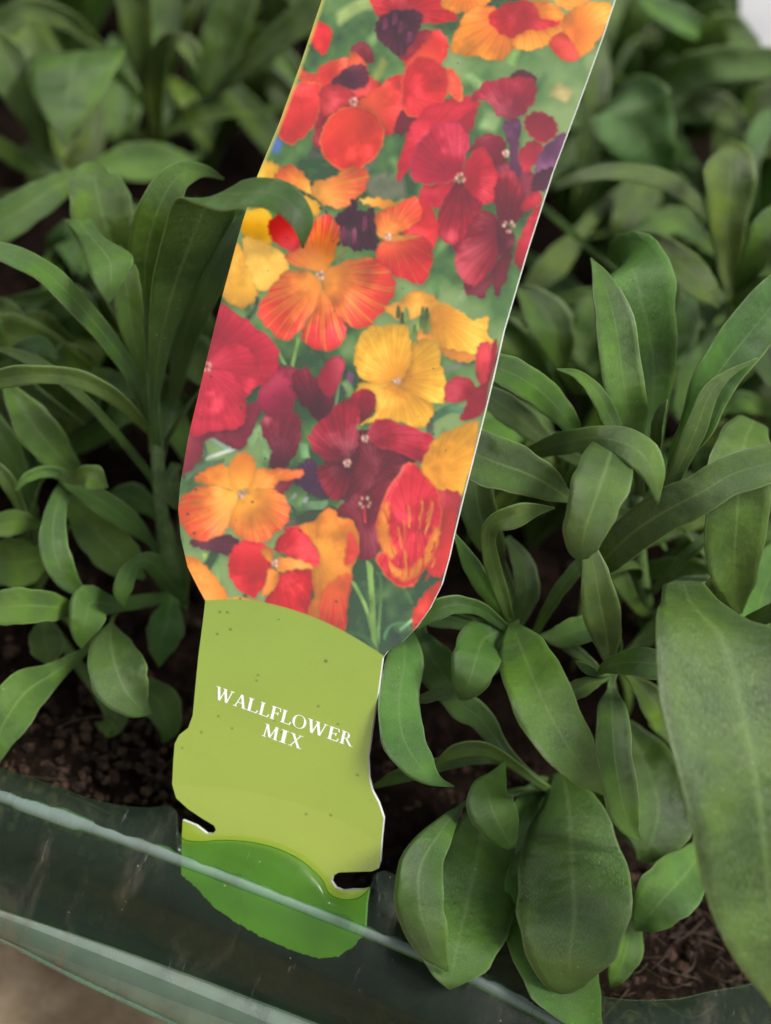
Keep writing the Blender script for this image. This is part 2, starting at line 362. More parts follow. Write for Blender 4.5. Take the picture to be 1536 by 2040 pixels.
# ------------------------------------------------------------------ the plant label (card)
L_EDGE = [(668, -100), (641, 0), (600, 124), (557, 243), (512, 352), (480, 452), (440, 600), (405, 745), (375, 872), (359, 965), (355, 1015), (360, 1070), (374, 1130), (395, 1172)]
CARD = [(760, -330), (720, -250)] + L_EDGE + [
    (409, 1197), (404, 1240), (395, 1309), (389, 1370), (384, 1425), (375, 1450), (357, 1464), (348, 1482), (345, 1520), (343, 1562), (351, 1590), (375, 1612),
    (402, 1630), (427, 1645), (430, 1654), (424, 1661), (412, 1661), (391, 1645), (364, 1634), (362, 1666), (361, 1742)]
jag = [(361, 1742), (392, 1770), (425, 1806), (470, 1838), (520, 1866), (580, 1893), (635, 1910), (672, 1906), (703, 1886), (726, 1858)]
jr = random.Random(3)
for i in range(len(jag) - 1):
    (x0, y0), (x1, y1) = jag[i], jag[i + 1]
    for s in np.linspace(0, 1, 13)[1:]:
        CARD.append((x0 + (x1 - x0) * s + jr.uniform(-1.5, 1.5), y0 + (y1 - y0) * s + jr.uniform(-1.5, 1.2)))
CARD += [(730, 1800), (735, 1769), (722, 1772), (700, 1772), (682, 1774), (668, 1768), (660, 1756), (663, 1745), (675, 1738), (741, 1736), (752, 1731), (757, 1716), (760, 1670), (764, 1630),
         (754, 1600), (741, 1575), (735, 1550), (733, 1510), (741, 1455), (752, 1385), (762, 1312), (772, 1297), (800, 1280), (828, 1252), (855, 1214), (879, 1166), (894, 1112), (905, 1062), (920, 1000),
         (940, 922), (960, 843), (980, 762), (1003, 660), (1050, 500), (1100, 345), (1150, 212), (1200, 74), (1226, -5), (1260, -100), (1310, -250), (1320, -330)]
CARD = np.array(CARD, float)

# ---- the printed picture, painted as colours on the card's own grid
X0, Y0, GW, GH = 330, -340, 1010, 2270
def s2l(c):
    c = np.asarray(c, float) / 255.; return np.where(c <= .04045, c / 12.92, ((c + .055) / 1.055) ** 2.4)
IMG = np.zeros((GH, GW, 3)); YY, XX = np.mgrid[0:GH, 0:GW].astype(float); XX += X0; YY += Y0
def fbm(x, y, f, seed, o=3):
    s = np.zeros_like(x); a = 1.
    for k in range(o): s += a * vnoise(x, y, f * 2 ** k, seed + k); a *= .5
    return s
def blur(m, r):
    r = int(r)
    if r < 1: return m
    for ax in (0, 1):
        pad = [(0, 0), (0, 0)]; pad[ax] = (r + 1, r)
        c = np.cumsum(np.pad(m, pad, mode='edge'), axis=ax)
        n = m.shape[ax]; m = (np.take(c, range(2 * r + 1, 2 * r + 1 + n), ax) - np.take(c, range(0, n), ax)) / (2 * r + 1)
    return m
def colmix(a, b, t): return a[None, None] * (1 - t[..., None]) + b[None, None] * t[..., None]
FR = {'f': lambda p: p, 'a': lambda p: (340 + p[0] / 1.7067, p[1] / 1.7067), 'b': lambda p: (340 + p[0] / 2.194, 600 + p[1] / 2.194)}
prs = random.Random(11)
def petal(fr, pts, col, hub=None, col2=None, R=None, vein=.16, soft=2, shade=.7, rim=None, ruff=1.6, flat=False):
    P = np.array([FR[fr](p) for p in pts]); Q = catmull(P, max(40, len(P) * 8), True)
    ph = prs.uniform(0, 9); n = len(Q); th = np.arange(n) / n * 2 * math.pi
    Q = Q + ruff * np.stack([np.sin(th * 13 + ph) + .7 * np.sin(th * 23 + 2 * ph), np.cos(th * 11 + ph) + .7 * np.sin(th * 29 + ph)], 1)
    x0, y0 = np.floor(Q.min(0)).astype(int) - 16; x1, y1 = np.ceil(Q.max(0)).astype(int) + 16
    x0, y0 = max(x0, X0), max(y0, Y0); x1, y1 = min(x1, X0 + GW), min(y1, Y0 + GH)
    if x1 <= x0 or y1 <= y0: return
    sl = (slice(y0 - Y0, y1 - Y0), slice(x0 - X0, x1 - X0)); X, Y = XX[sl], YY[sl]
    m = in_poly(X, Y, Q).astype(float); ms = blur(m, soft); inner = blur(m, 7)
    c = s2l(col); h = FR[fr](hub) if hub else P.mean(0); r = np.hypot(X - h[0], Y - h[1])
    if R is None: R = np.hypot(*(P - np.array(h)).T).max()
    else: R = R / {'f': 1, 'a': 1.7067, 'b': 2.194}[fr]
    ang = np.arctan2(Y - h[1], X - h[0]); t = np.clip(r / R, 0, 1)
    c2 = s2l(col2) if col2 is not None else c * .55
    v = np.zeros_like(ang)
    for f, a_, p_ in ((23, .8, 0), (47, .9, 1.3), (89, .7, 2.1)): v += a_ * np.sin(f * ang + p_ + ph + 1.2 * np.sin(r * .04))
    mixv = np.clip(t * 1.15 - .1 + vein * .7 * v * (.3 + t), 0, 1)
    body = colmix(c2, c, mixv) if (hub or col2 is not None) else colmix(c, c, t)
    f1 = fbm(X, Y, .03, int(ph * 10) % 50, 3)
    light = 1 + .5 * f1 + .2 * vein * v
    sh = np.clip((inner - .5) * 2, 0, 1); light = light * (1 - .20 * shade * (1 - sh))
    fold = np.sin((X * math.cos(ph) + Y * math.sin(ph)) * .055 + 2 * f1 + ph); light = light * (1 + .17 * fold)
    lin = np.clip(((X - P[:, 0].mean()) * math.cos(ph * 2.3) + (Y - P[:, 1].mean()) * math.sin(ph * 2.3)) / (.5 * (np.ptp(P[:, 0]) + np.ptp(P[:, 1])) + 1e-6), -1, 1); light = light * (1 + .42 * lin) * (1 + .1 * math.sin(ph * 5))
    if rim is not None:
        e = np.clip(1 - (inner - .5) * 2.6, 0, 1); body = body * (1 - e[..., None] * .75) + s2l(rim) * e[..., None] * .75
    body = body + .10 * np.clip(light - 1, 0, .8)[..., None] * np.array([1., .55, .6])
    body = np.clip(body * (np.clip(light, .35, 1.7)[..., None] if not flat else 1.), 0, 1)
    # the petal's own shadow in the printed photograph
    shd = blur(np.roll(np.roll(m, 6, 0), 3, 1), 6) * .35 * shade
    IMG[sl] = IMG[sl] * (1 - shd[..., None])
    IMG[sl] = IMG[sl] * (1 - ms[..., None]) + body * ms[..., None]
def stroke(fr, pts, w, col, soft=1):
    c = catmull([FR[fr](p) for p in pts], 24); T = np.gradient(c, axis=0); T /= np.linalg.norm(T, axis=1)[:, None] + 1e-9; N_ = np.stack([-T[:, 1], T[:, 0]], 1)
    poly = np.concatenate([c + N_ * w, (c - N_ * w)[::-1]]); petal('f', poly[::3], col, ruff=0, soft=soft, shade=.3)
def stamen(fr, x, y, r=9):
    px, py = FR[fr]((x, y))
    for k in range(6):
        a = k * 1.05 + prs.uniform(-.3, .3); q = (px + math.cos(a) * r * .6, py + math.sin(a) * r * .6)
        petal('f', [(q[0] - 3, q[1]), (q[0], q[1] - 3.5), (q[0] + 3, q[1]), (q[0], q[1] + 3.5)], (240, 205, 185) if k % 2 else (225, 150, 130), ruff=.5, shade=.4)

n1 = fbm(XX, YY, .008, 5, 4); n2 = fbm(XX, YY, .02, 15, 3); n3 = fbm(XX, YY, .05, 25, 2)
dk, md, lt = s2l((40, 76, 44)), s2l((88, 132, 66)), s2l((150, 178, 112))
t = np.clip(.5 + 1.1 * n1 + .5 * n2, 0, 1); IMG[:] = colmix(md, lt, np.clip(t * 1.4 - .55, 0, 1)); IMG[:] = IMG * 1.0
dkm = np.clip((.42 - t) * 2.2 + np.clip((YY - 560) / 900, 0, .62) + .35 * n3, 0, .92); IMG[:] = IMG * (1 - dkm[..., None]) + dk * dkm[..., None]
IMG[YY < 0] *= 1.
IMG *= .92
RED, CRM, MAR, ORG, ORD, YEL, PUR = (222, 22, 30), (196, 16, 44), (112, 10, 30), (246, 140, 24), (230, 70, 26), (250, 184, 40), (84, 26, 52)
# blurred leaves and stems of the printed background
for pts, w, c in [([(560, 70), (640, 20), (700, 10)], 12, (165, 190, 110)), ([(1130, 380), (1060, 300), (1000, 250)], 9, (120, 160, 90)), ([(1280, 250), (1240, 310)], 6, (70, 110, 60)), ([(1180, 160), (1150, 220)], 10, (125, 170, 85)),
                  ([(690, 280), (730, 200)], 8, (150, 165, 80)), ([(890, 860), (960, 800)], 8, (110, 150, 80)), ([(1300, 300), (1360, 330)], 14, (190, 175, 110)), ([(370, 470), (350, 520)], 9, (90, 130, 200)),
                  ([(470, 500), (600, 520), (700, 560)], 20, (95, 110, 85)), ([(800, 620), (720, 640), (690, 590)], 26, (110, 118, 92)), ([(1120, 420), (1060, 400)], 20, (140, 175, 110))]:
    stroke('a', pts, w, c, 5)
for pts, w, c in [([(530, 290), (560, 160)], 6, (135, 170, 80)), ([(440, 160), (500, 280)], 6, (120, 160, 85)), ([(720, 470), (745, 300)], 5, (130, 160, 120)), ([(1180, 480), (1290, 420)], 9, (95, 140, 85)), ([(1130, 520), (1230, 470), (1330, 500)], 16, (70, 120, 80)),
                  ([(1190, 300), (1330, 260)], 8, (110, 120, 100)), ([(130, 600), (150, 680)], 14, (70, 105, 80)), ([(180, 580), (280, 650)], 22, (150, 185, 160)), ([(150, 690), (290, 640)], 7, (200, 215, 200)), ([(340, 640), (390, 560), (430, 700)], 16, (120, 160, 100)),
                  ([(580, 620), (590, 690)], 16, (110, 160, 100)), ([(520, 900), (690, 890)], 18, (110, 150, 100)), ([(530, 850), (600, 870)], 12, (160, 160, 160)), ([(560, 960), (680, 930)], 12, (60, 90, 60)), ([(150, 1100), (160, 1200)], 9, (150, 185, 80)), ([(200, 1120), (210, 1230)], 6, (110, 160, 80)),
                  ([(60, 780), (120, 730), (240, 700)], 12, (95, 130, 90)), ([(790, 310), (770, 400)], 13, (120, 70, 110)),
                  ([(790, 1215), (850, 1330), (890, 1470)], 7, (120, 165, 80)), ([(868, 1130), (880, 1300), (895, 1560)], 11, (135, 178, 84)), ([(900, 1180), (920, 1240), (905, 1500)], 5, (90, 140, 70)), ([(920, 1180), (1020, 1260), (1060, 1330)], 6, (80, 125, 70)),
                  ([(760, 1440), (850, 1470), (900, 1530)], 8, (60, 110, 62)), ([(930, 1480), (960, 1420), (1030, 1410), (1050, 1440)], 5, (90, 150, 100)), ([(1000, 1440), (1060, 1390)], 5, (150, 195, 140))]:
    stroke('b', pts, w / 2.0, c, 2)
for k in range(70):
    x, y = prs.uniform(360, 1200), prs.uniform(0, 1300); a_ = prs.uniform(-.9, .9) + 1.57; l_ = prs.uniform(30, 90); w_ = prs.uniform(3, 10); dk_ = min(1., max(0., (y - 300) / 800))
    c_ = prs.choice([(34, 62, 40), (46, 80, 46), (96, 140, 74), (120, 160, 96)] if prs.random() < .4 + .5 * dk_ else [(110, 152, 84), (150, 182, 120), (84, 128, 66)])
    stroke('f', [(x, y), (x + math.cos(a_) * l_ * .5 + 8, y + math.sin(a_) * l_ * .5), (x + math.cos(a_) * l_, y + math.sin(a_) * l_)], w_, c_, 6 if y < 500 else 3)
# flowers above the frame
for (x, y, c, c2) in [(820, -60, ORG, YEL), (960, -90, RED, MAR), (1120, -80, ORG, YEL), (880, -200, CRM, MAR), (1050, -220, YEL, ORG), (1210, -200, RED, MAR), (760, -160, ORD, ORG)]:
    for k in range(4):
        a = k * 1.57 + prs.uniform(-.3, .3); q = [(x + 60 * math.cos(a) + 42 * math.cos(b), y + 60 * math.sin(a) + 42 * math.sin(b)) for b in np.linspace(0, 6.28, 9)[:-1]]; petal('f', q, c, (x, y), c2)
A = lambda pts, col, *a, **k: petal('a', pts, col, *a, **k)
B = lambda pts, col, *a, **k: petal('b', pts, col, *a, **k)
A([(490, 300), (620, 275), (700, 300), (650, 370), (560, 390), (490, 440)], (196, 36, 44), vein=.2); A([(560, 250), (640, 250), (720, 290), (640, 330)], (214, 52, 44))
A([(860, 380), (960, 330), (1040, 345), (1010, 460), (900, 470)], (188, 18, 46)); A([(1090, 560), (1180, 560), (1250, 620), (1200, 720), (1120, 720)], (124, 14, 42), vein=.3); A([(930, 780), (1010, 760), (1060, 850), (1010, 900)], (134, 12, 40))
B([(80, 560), (300, 540), (330, 460), (402, 440), (372, 532), (300, 650), (180, 600), (60, 660)], (122, 22, 48), vein=.2); B([(480, 300), (560, 300), (600, 420), (540, 420)], (140, 18, 52)); B([(690, 640), (880, 560), (1060, 640), (1040, 760), (900, 860), (700, 850)], (92, 8, 32), vein=.3)
B([(760, 820), (960, 760), (960, 900), (920, 1060), (820, 1100)], (84, 8, 30), vein=.3); B([(500, 960), (720, 900), (720, 1000), (560, 1040)], (56, 70, 48)); B([(1200, 830), (1270, 830), (1240, 960), (1180, 960)], (176, 34, 52))
# top right orange cluster
A([(905, 0), (940, 42), (1010, 40), (1080, 10), (1080, -60), (900, -60)], (248, 150, 30), (1000, -40), (235, 100, 24))
A([(1010, 40), (960, 130), (960, 180), (1040, 192), (1120, 205), (1170, 150), (1140, 60), (1080, 20)], (250, 150, 28), (1150, 40), (236, 96, 22), 190)
A([(1140, 60), (1170, 160), (1250, 165), (1330, 112), (1335, 40), (1250, 0)], (250, 158, 30), (1200, 40), (238, 110, 20), 150)
A([(1335, 60), (1420, 10), (1500, 20), (1470, 110), (1400, 192), (1345, 145)], (252, 160, 26), (1380, 110), (243, 120, 20))
A([(1285, 150), (1335, 110), (1390, 192), (1340, 206)], (205, 52, 24), ruff=1)
A([(1080, 55), (1150, 8), (1230, 8), (1262, 60), (1330, 72), (1290, 97), (1200, 108), (1160, 130), (1110, 105)], (216, 18, 26), (1200, 50), (160, 10, 20), 120)
# top red cluster with a purple heart
A([(690, -20), (690, 30), (720, 70), (790, 85), (870, 80), (962, 72), (972, 50), (920, 20), (900, -20)], RED, (790, 40), (150, 10, 28), 170)
A([(780, 190), (850, 118), (915, 105), (946, 160), (910, 230), (840, 240)], (218, 20, 30), (860, 200), (244, 70, 40), 120)
A([(770, 180), (830, 110), (890, 105), (850, 160), (800, 205)], (150, 12, 36))
A([(700, 70), (760, 35), (852, 42), (842, 110), (785, 190), (735, 160), (698, 120)], (94, 22, 54), (770, 80), (50, 10, 30), 90, vein=.5)
for k in range(9):
    x, y = 715 + 14 * k + prs.uniform(-8, 8), 70 + prs.uniform(-10, 70); A([(x - 9, y + 22), (x - 5, y - 16), (x + 6, y - 18), (x + 9, y + 14)], (120, 36, 76) if k % 2 else (66, 14, 38), ruff=.5)
A([(468, 112), (500, 74), (546, 100), (542, 150), (520, 186), (482, 152)], RED)
# orange-red flower, left
A([(425, 215), (480, 252), (520, 218), (572, 200), (612, 200), (565, 275), (520, 302), (440, 272)], (236, 92, 48), (530, 260), (214, 40, 40))
A([(400, 312), (450, 276), (516, 298), (500, 400), (470, 450), (410, 492), (364, 452), (375, 362)], (228, 46, 42), rim=(240, 110, 60))
A([(480, 472), (520, 400), (590, 352), (570, 400), (520, 440), (510, 505)], (150, 20, 40))
A([(610, 168), (650, 140), (682, 165), (690, 212), (640, 205)], (120, 14, 34)); A([(600, 250), (615, 175), (660, 210), (670, 260), (640, 290)], (226, 90, 44), ruff=1)
A([(540, 290), (600, 230), (660, 222), (672, 282), (612, 306)], (112, 32, 60), (600, 270), (70, 14, 40), vein=.4)
A([(510, 300), (580, 290), (620, 330), (580, 370), (520, 390)], (190, 40, 46))
A([(640, 350), (700, 300), (780, 250), (806, 310), (790, 400), (760, 452), (720, 452), (690, 390)], (216, 34, 38), (630, 345), (236, 90, 40))
A([(560, 380), (630, 358), (700, 390), (726, 460), (700, 530), (625, 582), (550, 562), (508, 500), (520, 430)], (226, 44, 30), (630, 350), (232, 60, 30), rim=(244, 120, 50))
stamen('a', 622, 345, 10)
# centre red
A([(790, 370), (850, 395), (820, 445), (760, 450)], (120, 16, 34))
A([(945, 228), (985, 270), (992, 342), (960, 332), (928, 280)], (234, 74, 42), rim=(244, 130, 60))
A([(790, 250), (850, 188), (930, 228), (946, 300), (910, 372), (850, 402), (790, 372)], (224, 34, 36), (800, 320), (206, 24, 34), rim=(240, 100, 60))
# crimson flower
A([(820, 420), (880, 360), (960, 348), (1052, 350), (1000, 390), (960, 422), (890, 440), (832, 540), (782, 612), (768, 582), (800, 470)], (206, 20, 46))
A([(1010, 520), (1060, 458), (1130, 470), (1142, 530), (1110, 562), (1060, 505)], (136, 14, 46))
A([(850, 640), (950, 618), (978, 630), (920, 702), (860, 702)], (192, 20, 44))
A([(815, 590), (830, 510), (900, 430), (980, 423), (1016, 480), (1000, 540), (985, 602), (900, 626), (840, 620)], (198, 20, 56), (985, 605), (170, 12, 46), rim=(214, 44, 90))
A([(980, 615), (1050, 650), (1056, 720), (1010, 802), (950, 832), (904, 782), (920, 700)], (176, 14, 42), (985, 605), (120, 8, 36))
A([(990, 600), (1010, 540), (1060, 500), (1100, 560), (1132, 660), (1070, 692), (1010, 650)], (204, 20, 44), (985, 605), (170, 14, 40))
stamen('a', 985, 605, 13)
# dark flowers, right
A([(1130, 420), (1190, 410), (1182, 520), (1192, 600), (1160, 592), (1150, 500)], (98, 44, 82), vein=.3)
A([(1150, 270), (1190, 236), (1245, 265), (1215, 300)], (90, 14, 36)); A([(1020, 340), (1060, 285), (1130, 266), (1190, 262), (1236, 272), (1242, 330), (1210, 380), (1160, 406), (1110, 390), (1080, 346)], (170, 14, 46), (1150, 400), (120, 8, 40))
A([(1200, 410), (1240, 378), (1300, 400), (1316, 450), (1270, 487), (1220, 460)], (150, 18, 46), rim=(190, 40, 60)); A([(1180, 522), (1220, 480), (1262, 490), (1262, 530), (1210, 587), (1190, 560)], (196, 34, 58))
A([(1240, 560), (1270, 500), (1345, 450), (1310, 560), (1270, 602), (1240, 602)], (104, 50, 92), vein=.4); A([(1240, 590), (1310, 570), (1290, 640), (1230, 650)], (84, 22, 50))
A([(1100, 640), (1150, 575), (1202, 650), (1192, 742), (1120, 752)], (156, 14, 42), (1150, 770), (100, 8, 34))
A([(1195, 690), (1250, 650), (1260, 690), (1200, 720)], (190, 24, 46)); A([(1190, 800), (1232, 718), (1262, 700), (1240, 770), (1200, 912), (1168, 880)], (188, 20, 42))
A([(1000, 960), (1080, 930), (1152, 830), (1155, 900), (1112, 1012), (1090, 962), (1062, 1012), (1000, 992)], (110, 10, 36), ruff=2.5)
A([(1050, 720), (1110, 740), (1122, 850), (1080, 932), (1020, 972), (966, 900), (1000, 800)], (158, 10, 36), (1140, 770), (110, 8, 34)); A([(1110, 740), (1160, 780), (1170, 830), (1120, 870)], (96, 10, 36))
stamen('a', 1150, 770, 17); stamen('a', 1140, 522, 8)
# yellow and orange, left, under the leaf
A([(288, 602), (320, 548), (372, 568), (352, 612)], YEL); A([(350, 602), (400, 558), (460, 600), (482, 662), (440, 642), (400, 622)], (236, 96, 36), (475, 660), (248, 170, 50), 130)
A([(480, 662), (490, 620), (560, 600), (600, 570), (668, 578), (662, 640), (600, 702), (540, 702)], (238, 90, 42), (475, 660), (250, 170, 60), 200, vein=.25)
A([(640, 680), (700, 673), (772, 690), (762, 712), (690, 702)], (246, 160, 46)); A([(430, 660), (500, 690), (502, 732), (450, 722)], YEL)
A([(245, 720), (330, 715), (350, 800), (330, 832), (250, 802), (240, 760)], (238, 172, 24)); A([(335, 750), (400, 728), (460, 800), (440, 862), (380, 842), (338, 802)], (196, 18, 22))
A([(185, 950), (215, 830), (250, 860), (290, 960), (292, 1012), (240, 1047), (172, 1006)], (250, 182, 50), rim=(240, 160, 50)); A([(250, 805), (330, 828), (397, 880), (392, 930), (310, 992), (270, 930), (250, 870)], (252, 194, 74))
# purple bud, red-orange small flower
A([(505, 698), (560, 740), (620, 678), (645, 720), (692, 708), (702, 790), (705, 842), (640, 852), (590, 832), (560, 760)], (84, 20, 48), (620, 780), (50, 10, 30), vein=.5, ruff=3)
for k in range(7):
    x, y = 570 + 18 * k, 760 + prs.uniform(-20, 50); A([(x - 8, y + 26), (x - 4, y - 22), (x + 5, y - 22), (x + 8, y + 18)], (112, 34, 70) if k % 2 else (58, 12, 36), ruff=.5)
stroke('a', [(560, 890), (600, 845)], 3, (130, 120, 70))
A([(830, 680), (880, 700), (912, 780), (885, 852), (850, 802), (790, 792)], (222, 34, 40)); A([(696, 730), (760, 700), (832, 670), (852, 740), (780, 792), (740, 802), (708, 792)], (232, 62, 36), (740, 805), (248, 150, 50), 130, vein=.3)
A([(735, 812), (850, 800), (892, 860), (862, 962), (800, 952), (720, 912), (698, 860)], (222, 34, 36), (740, 800), (240, 100, 40), 130, vein=.25); A([(700, 790), (760, 800), (850, 800), (800, 815), (735, 820)], (248, 160, 60), ruff=.5)
stamen('a', 740, 805, 7)
# hero orange flower
HO = dict(hub=(510, 935), col2=(250, 158, 48), R=225, vein=.24)
A([(440, 842), (480, 762), (530, 728), (572, 770), (568, 830), (535, 920), (505, 928), (400, 892), (394, 862)], (222, 40, 36), **HO)
A([(500, 1000), (540, 990), (590, 1090), (592, 1150), (546, 1192), (480, 1182), (444, 1142), (470, 1080)], (216, 34, 38), **HO)
A([(295, 1062), (340, 980), (400, 920), (500, 938), (512, 1000), (450, 1110), (390, 1158), (338, 1122)], (226, 56, 34), **HO)
A([(518, 932), (590, 890), (680, 878), (752, 930), (763, 990), (720, 1062), (650, 1118), (580, 1082), (528, 1000)], (226, 58, 36), **HO)
stamen('a', 510, 935, 11)
# yellow flower
B([(935, 30), (1000, 0), (1060, -45), (1130, -32), (1185, 20), (1100, 62), (1000, 82)], (246, 170, 56)); B([(1080, 100), (1150, 130), (1140, 180), (1080, 170)], (240, 150, 50))
B([(1135, 30), (1190, 8), (1260, 40), (1320, 82), (1392, 70), (1382, 130), (1424, 192), (1380, 202), (1350, 242), (1290, 264), (1220, 242), (1160, 182), (1128, 120)], (251, 184, 46), (1150, 60), (244, 160, 40), rim=(250, 196, 70))
B([(1170, 200), (1250, 215), (1350, 240), (1290, 266), (1215, 246)], (242, 150, 50))
for k in range(12):
    x, y = 985 + prs.uniform(0, 150), 40 + prs.uniform(0, 90); B([(x - 10, y + 26), (x - 7, y - 22), (x + 6, y - 25), (x + 10, y + 22)], [(96, 122, 52), (62, 92, 44), (128, 150, 70)][k % 3], ruff=.5)
B([(810, 420), (830, 360), (980, 362), (960, 480), (890, 472), (880, 392), (832, 402)], (246, 178, 44)); B([(985, 365), (1135, 440), (1142, 502), (1090, 557), (1010, 532), (930, 517), (828, 542), (900, 480), (890, 400)], (249, 184, 44), (985, 345), (238, 156, 30))
B([(1055, 190), (1120, 163), (1172, 190), (1182, 280), (1212, 370), (1202, 432), (1150, 444), (995, 362), (1040, 280)], (252, 190, 46), (985, 345), (238, 156, 30))
B([(855, 120), (950, 103), (1032, 110), (1052, 200), (1052, 262), (1000, 345), (860, 352), (808, 290), (808, 200)], (252, 192, 48), (985, 345), (238, 156, 30)); stamen('b', 992, 348, 8)
# left crimson flower
B([(60, 600), (120, 575), (140, 680), (40, 760)], (146, 34, 54)); B([(240, 582), (330, 470), (392, 440), (372, 522), (312, 642)], (134, 26, 54))
B([(400, 260), (470, 270), (532, 370), (534, 482), (470, 512), (420, 502), (380, 432), (400, 350)], (164, 18, 62), vein=.2)
B([(130, 330), (180, 100), (212, 20), (240, 20), (330, 82), (392, 130), (462, 190), (472, 262), (440, 342), (380, 374), (322, 432), (302, 542), (200, 562), (100, 540)], (200, 24, 54), (155, 290), (176, 16, 50))
B([(160, 280), (250, 190), (330, 200), (380, 270), (390, 340), (330, 400), (250, 330)], (212, 30, 60), (155, 290), (186, 20, 50))
B([(130, 320), (230, 298), (302, 360), (332, 482), (302, 552), (190, 568), (80, 576)], (216, 34, 62), (155, 290), (196, 24, 56)); stamen('b', 158, 285, 12)
# maroon petals
B([(528, 330), (590, 288), (640, 342), (690, 260), (740, 243), (762, 290), (722, 380), (702, 492), (650, 532), (600, 472), (560, 442)], (134, 12, 42), (650, 480), (80, 6, 34))
B([(400, 512), (470, 500), (550, 488), (572, 560), (552, 660), (490, 732), (428, 722), (440, 652), (400, 582)], (136, 20, 44), (480, 700), (90, 10, 40)); B([(640, 345), (690, 260), (740, 243), (760, 290), (700, 420)], (160, 18, 48), ruff=1)
# dark crimson flower
B([(1200, 440), (1210, 350), (1290, 330), (1350, 370), (1400, 200), (1430, 180), (1365, 480), (1265, 515), (1292, 440)], (166, 14, 40)); B([(1340, 200), (1400, 190), (1380, 350), (1340, 340)], (214, 50, 60))
B([(555, 720), (620, 688), (662, 780), (690, 860), (610, 842), (540, 782)], (72, 32, 66), vein=.4)
B([(820, 600), (900, 628), (1000, 660), (1022, 722), (960, 782), (900, 802), (800, 882), (760, 802), (820, 700)], (110, 8, 32), vein=.4)
B([(735, 900), (800, 850), (900, 800), (962, 780), (942, 882), (902, 942), (924, 1084), (840, 1134), (808, 1082), (800, 962), (716, 932)], (120, 10, 36), vein=.3)
B([(645, 722), (750, 708), (795, 760), (772, 832), (720, 874), (668, 822), (643, 762)], (150, 14, 40), (775, 700), (70, 6, 28))
B([(605, 580), (680, 500), (760, 430), (850, 383), (894, 420), (882, 482), (822, 542), (824, 602), (802, 652), (745, 705), (670, 692), (618, 642)], (180, 14, 46), (775, 700), (96, 6, 34), 260)
B([(830, 430), (850, 385), (895, 420), (885, 480), (830, 530)], (150, 12, 40)); B([(875, 540), (920, 513), (1020, 540), (1130, 580), (1156, 622), (1100, 702), (1000, 662), (900, 632), (866, 590)], (196, 18, 50), (860, 590), (150, 10, 42), rim=(214, 40, 70))
stamen('b', 772, 708, 9); stamen('b', 850, 880, 17); stamen('b', 850, 600, 8); stroke('b', [(846, 900), (850, 970)], 2.5, (200, 40, 60))
# yellow right and striped red flower
B([(1105, 690), (1160, 600), (1250, 553), (1345, 543), (1275, 840), (1190, 832), (1130, 802), (1098, 742)], (250, 178, 36), (1150, 760), (246, 160, 30), rim=(248, 170, 30))
B([(1160, 830), (1262, 838), (1252, 922), (1190, 912)], (188, 40, 50)); B([(1180, 920), (1232, 908), (1246, 960), (1206, 1174), (1150, 1204), (1118, 1142), (1170, 1022)], (222, 44, 40), vein=.3)
B([(1000, 742), (1060, 703), (1112, 760), (1162, 820), (1184, 900), (1174, 1022), (1132, 1132), (1090, 1202), (1040, 1254), (960, 1222), (898, 1132), (930, 1082), (898, 1012), (920, 890)], (224, 36, 42), (1060, 900), (214, 20, 50), vein=.3, rim=(240, 110, 50))
for q in [[(905, 985), (925, 900), (955, 880), (950, 960), (960, 1040), (990, 1100), (960, 1120), (920, 1070)], [(955, 1150), (1030, 1176), (1105, 1110), (1160, 985), (1172, 1030), (1132, 1132), (1050, 1216), (985, 1205)]]: B(q, (244, 140, 42), vein=.4, soft=4, shade=.1)
B([(1010, 760), (1060, 720), (1100, 770), (1150, 850), (1150, 960), (1080, 1000), (1000, 960), (960, 880)], (226, 34, 48), (1060, 980), (206, 18, 44), soft=4, shade=.2)
for k in range(34):
    x, y = prs.uniform(930, 1160), prs.uniform(860, 1150); l_ = prs.uniform(30, 110); cx_ = (x - 1045) * .0022
    stroke('b', [(x, y), (x + l_ * (.1 - cx_) * .4, y + l_ * .5), (x - l_ * cx_ * 1.4, y + l_)], prs.uniform(.8, 2.2), [(244, 150, 50), (200, 18, 40), (236, 96, 44), (214, 30, 50)][k % 4], 2)
B([(1055, 1372), (1100, 1290), (1150, 1240), (1190, 1220), (1165, 1300), (1080, 1440)], (226, 56, 36), vein=.3)
# orange flower, lower left
OO = dict(hub=(310, 845), col2=(251, 172, 44), R=270, vein=.2)
B([(78, 1050), (220, 1018), (302, 1050), (262, 1112), (180, 1092), (130, 1082)], (88, 24, 46), vein=.3); B([(440, 820), (520, 770), (540, 790), (480, 850)], (130, 24, 40))
B([(105, 772), (140, 743), (220, 713), (272, 750), (304, 835), (220, 812), (120, 792)], (240, 106, 28), **OO); B([(368, 740), (440, 733), (574, 740), (562, 772), (470, 792), (440, 822), (330, 835)], (238, 100, 40), **OO)
B([(262, 700), (320, 658), (362, 690), (372, 740), (342, 812), (290, 824), (258, 760)], (240, 104, 28), **OO)
B([(34, 880), (100, 820), (200, 808), (294, 850), (262, 960), (220, 1022), (120, 1048), (58, 992), (32, 930)], (234, 78, 28), **OO); B([(296, 870), (380, 818), (460, 828), (513, 880), (513, 962), (460, 1014), (380, 1064), (290, 1022), (258, 960)], (236, 84, 40), **OO)
stamen('b', 312, 842, 9)
B([(52, 1122), (110, 1123), (182, 1190), (242, 1270), (248, 1320), (140, 1320), (90, 1230)], (243, 142, 30)); B([(230, 1310), (300, 1294), (400, 1316), (300, 1330)], (240, 150, 40), ruff=.5)
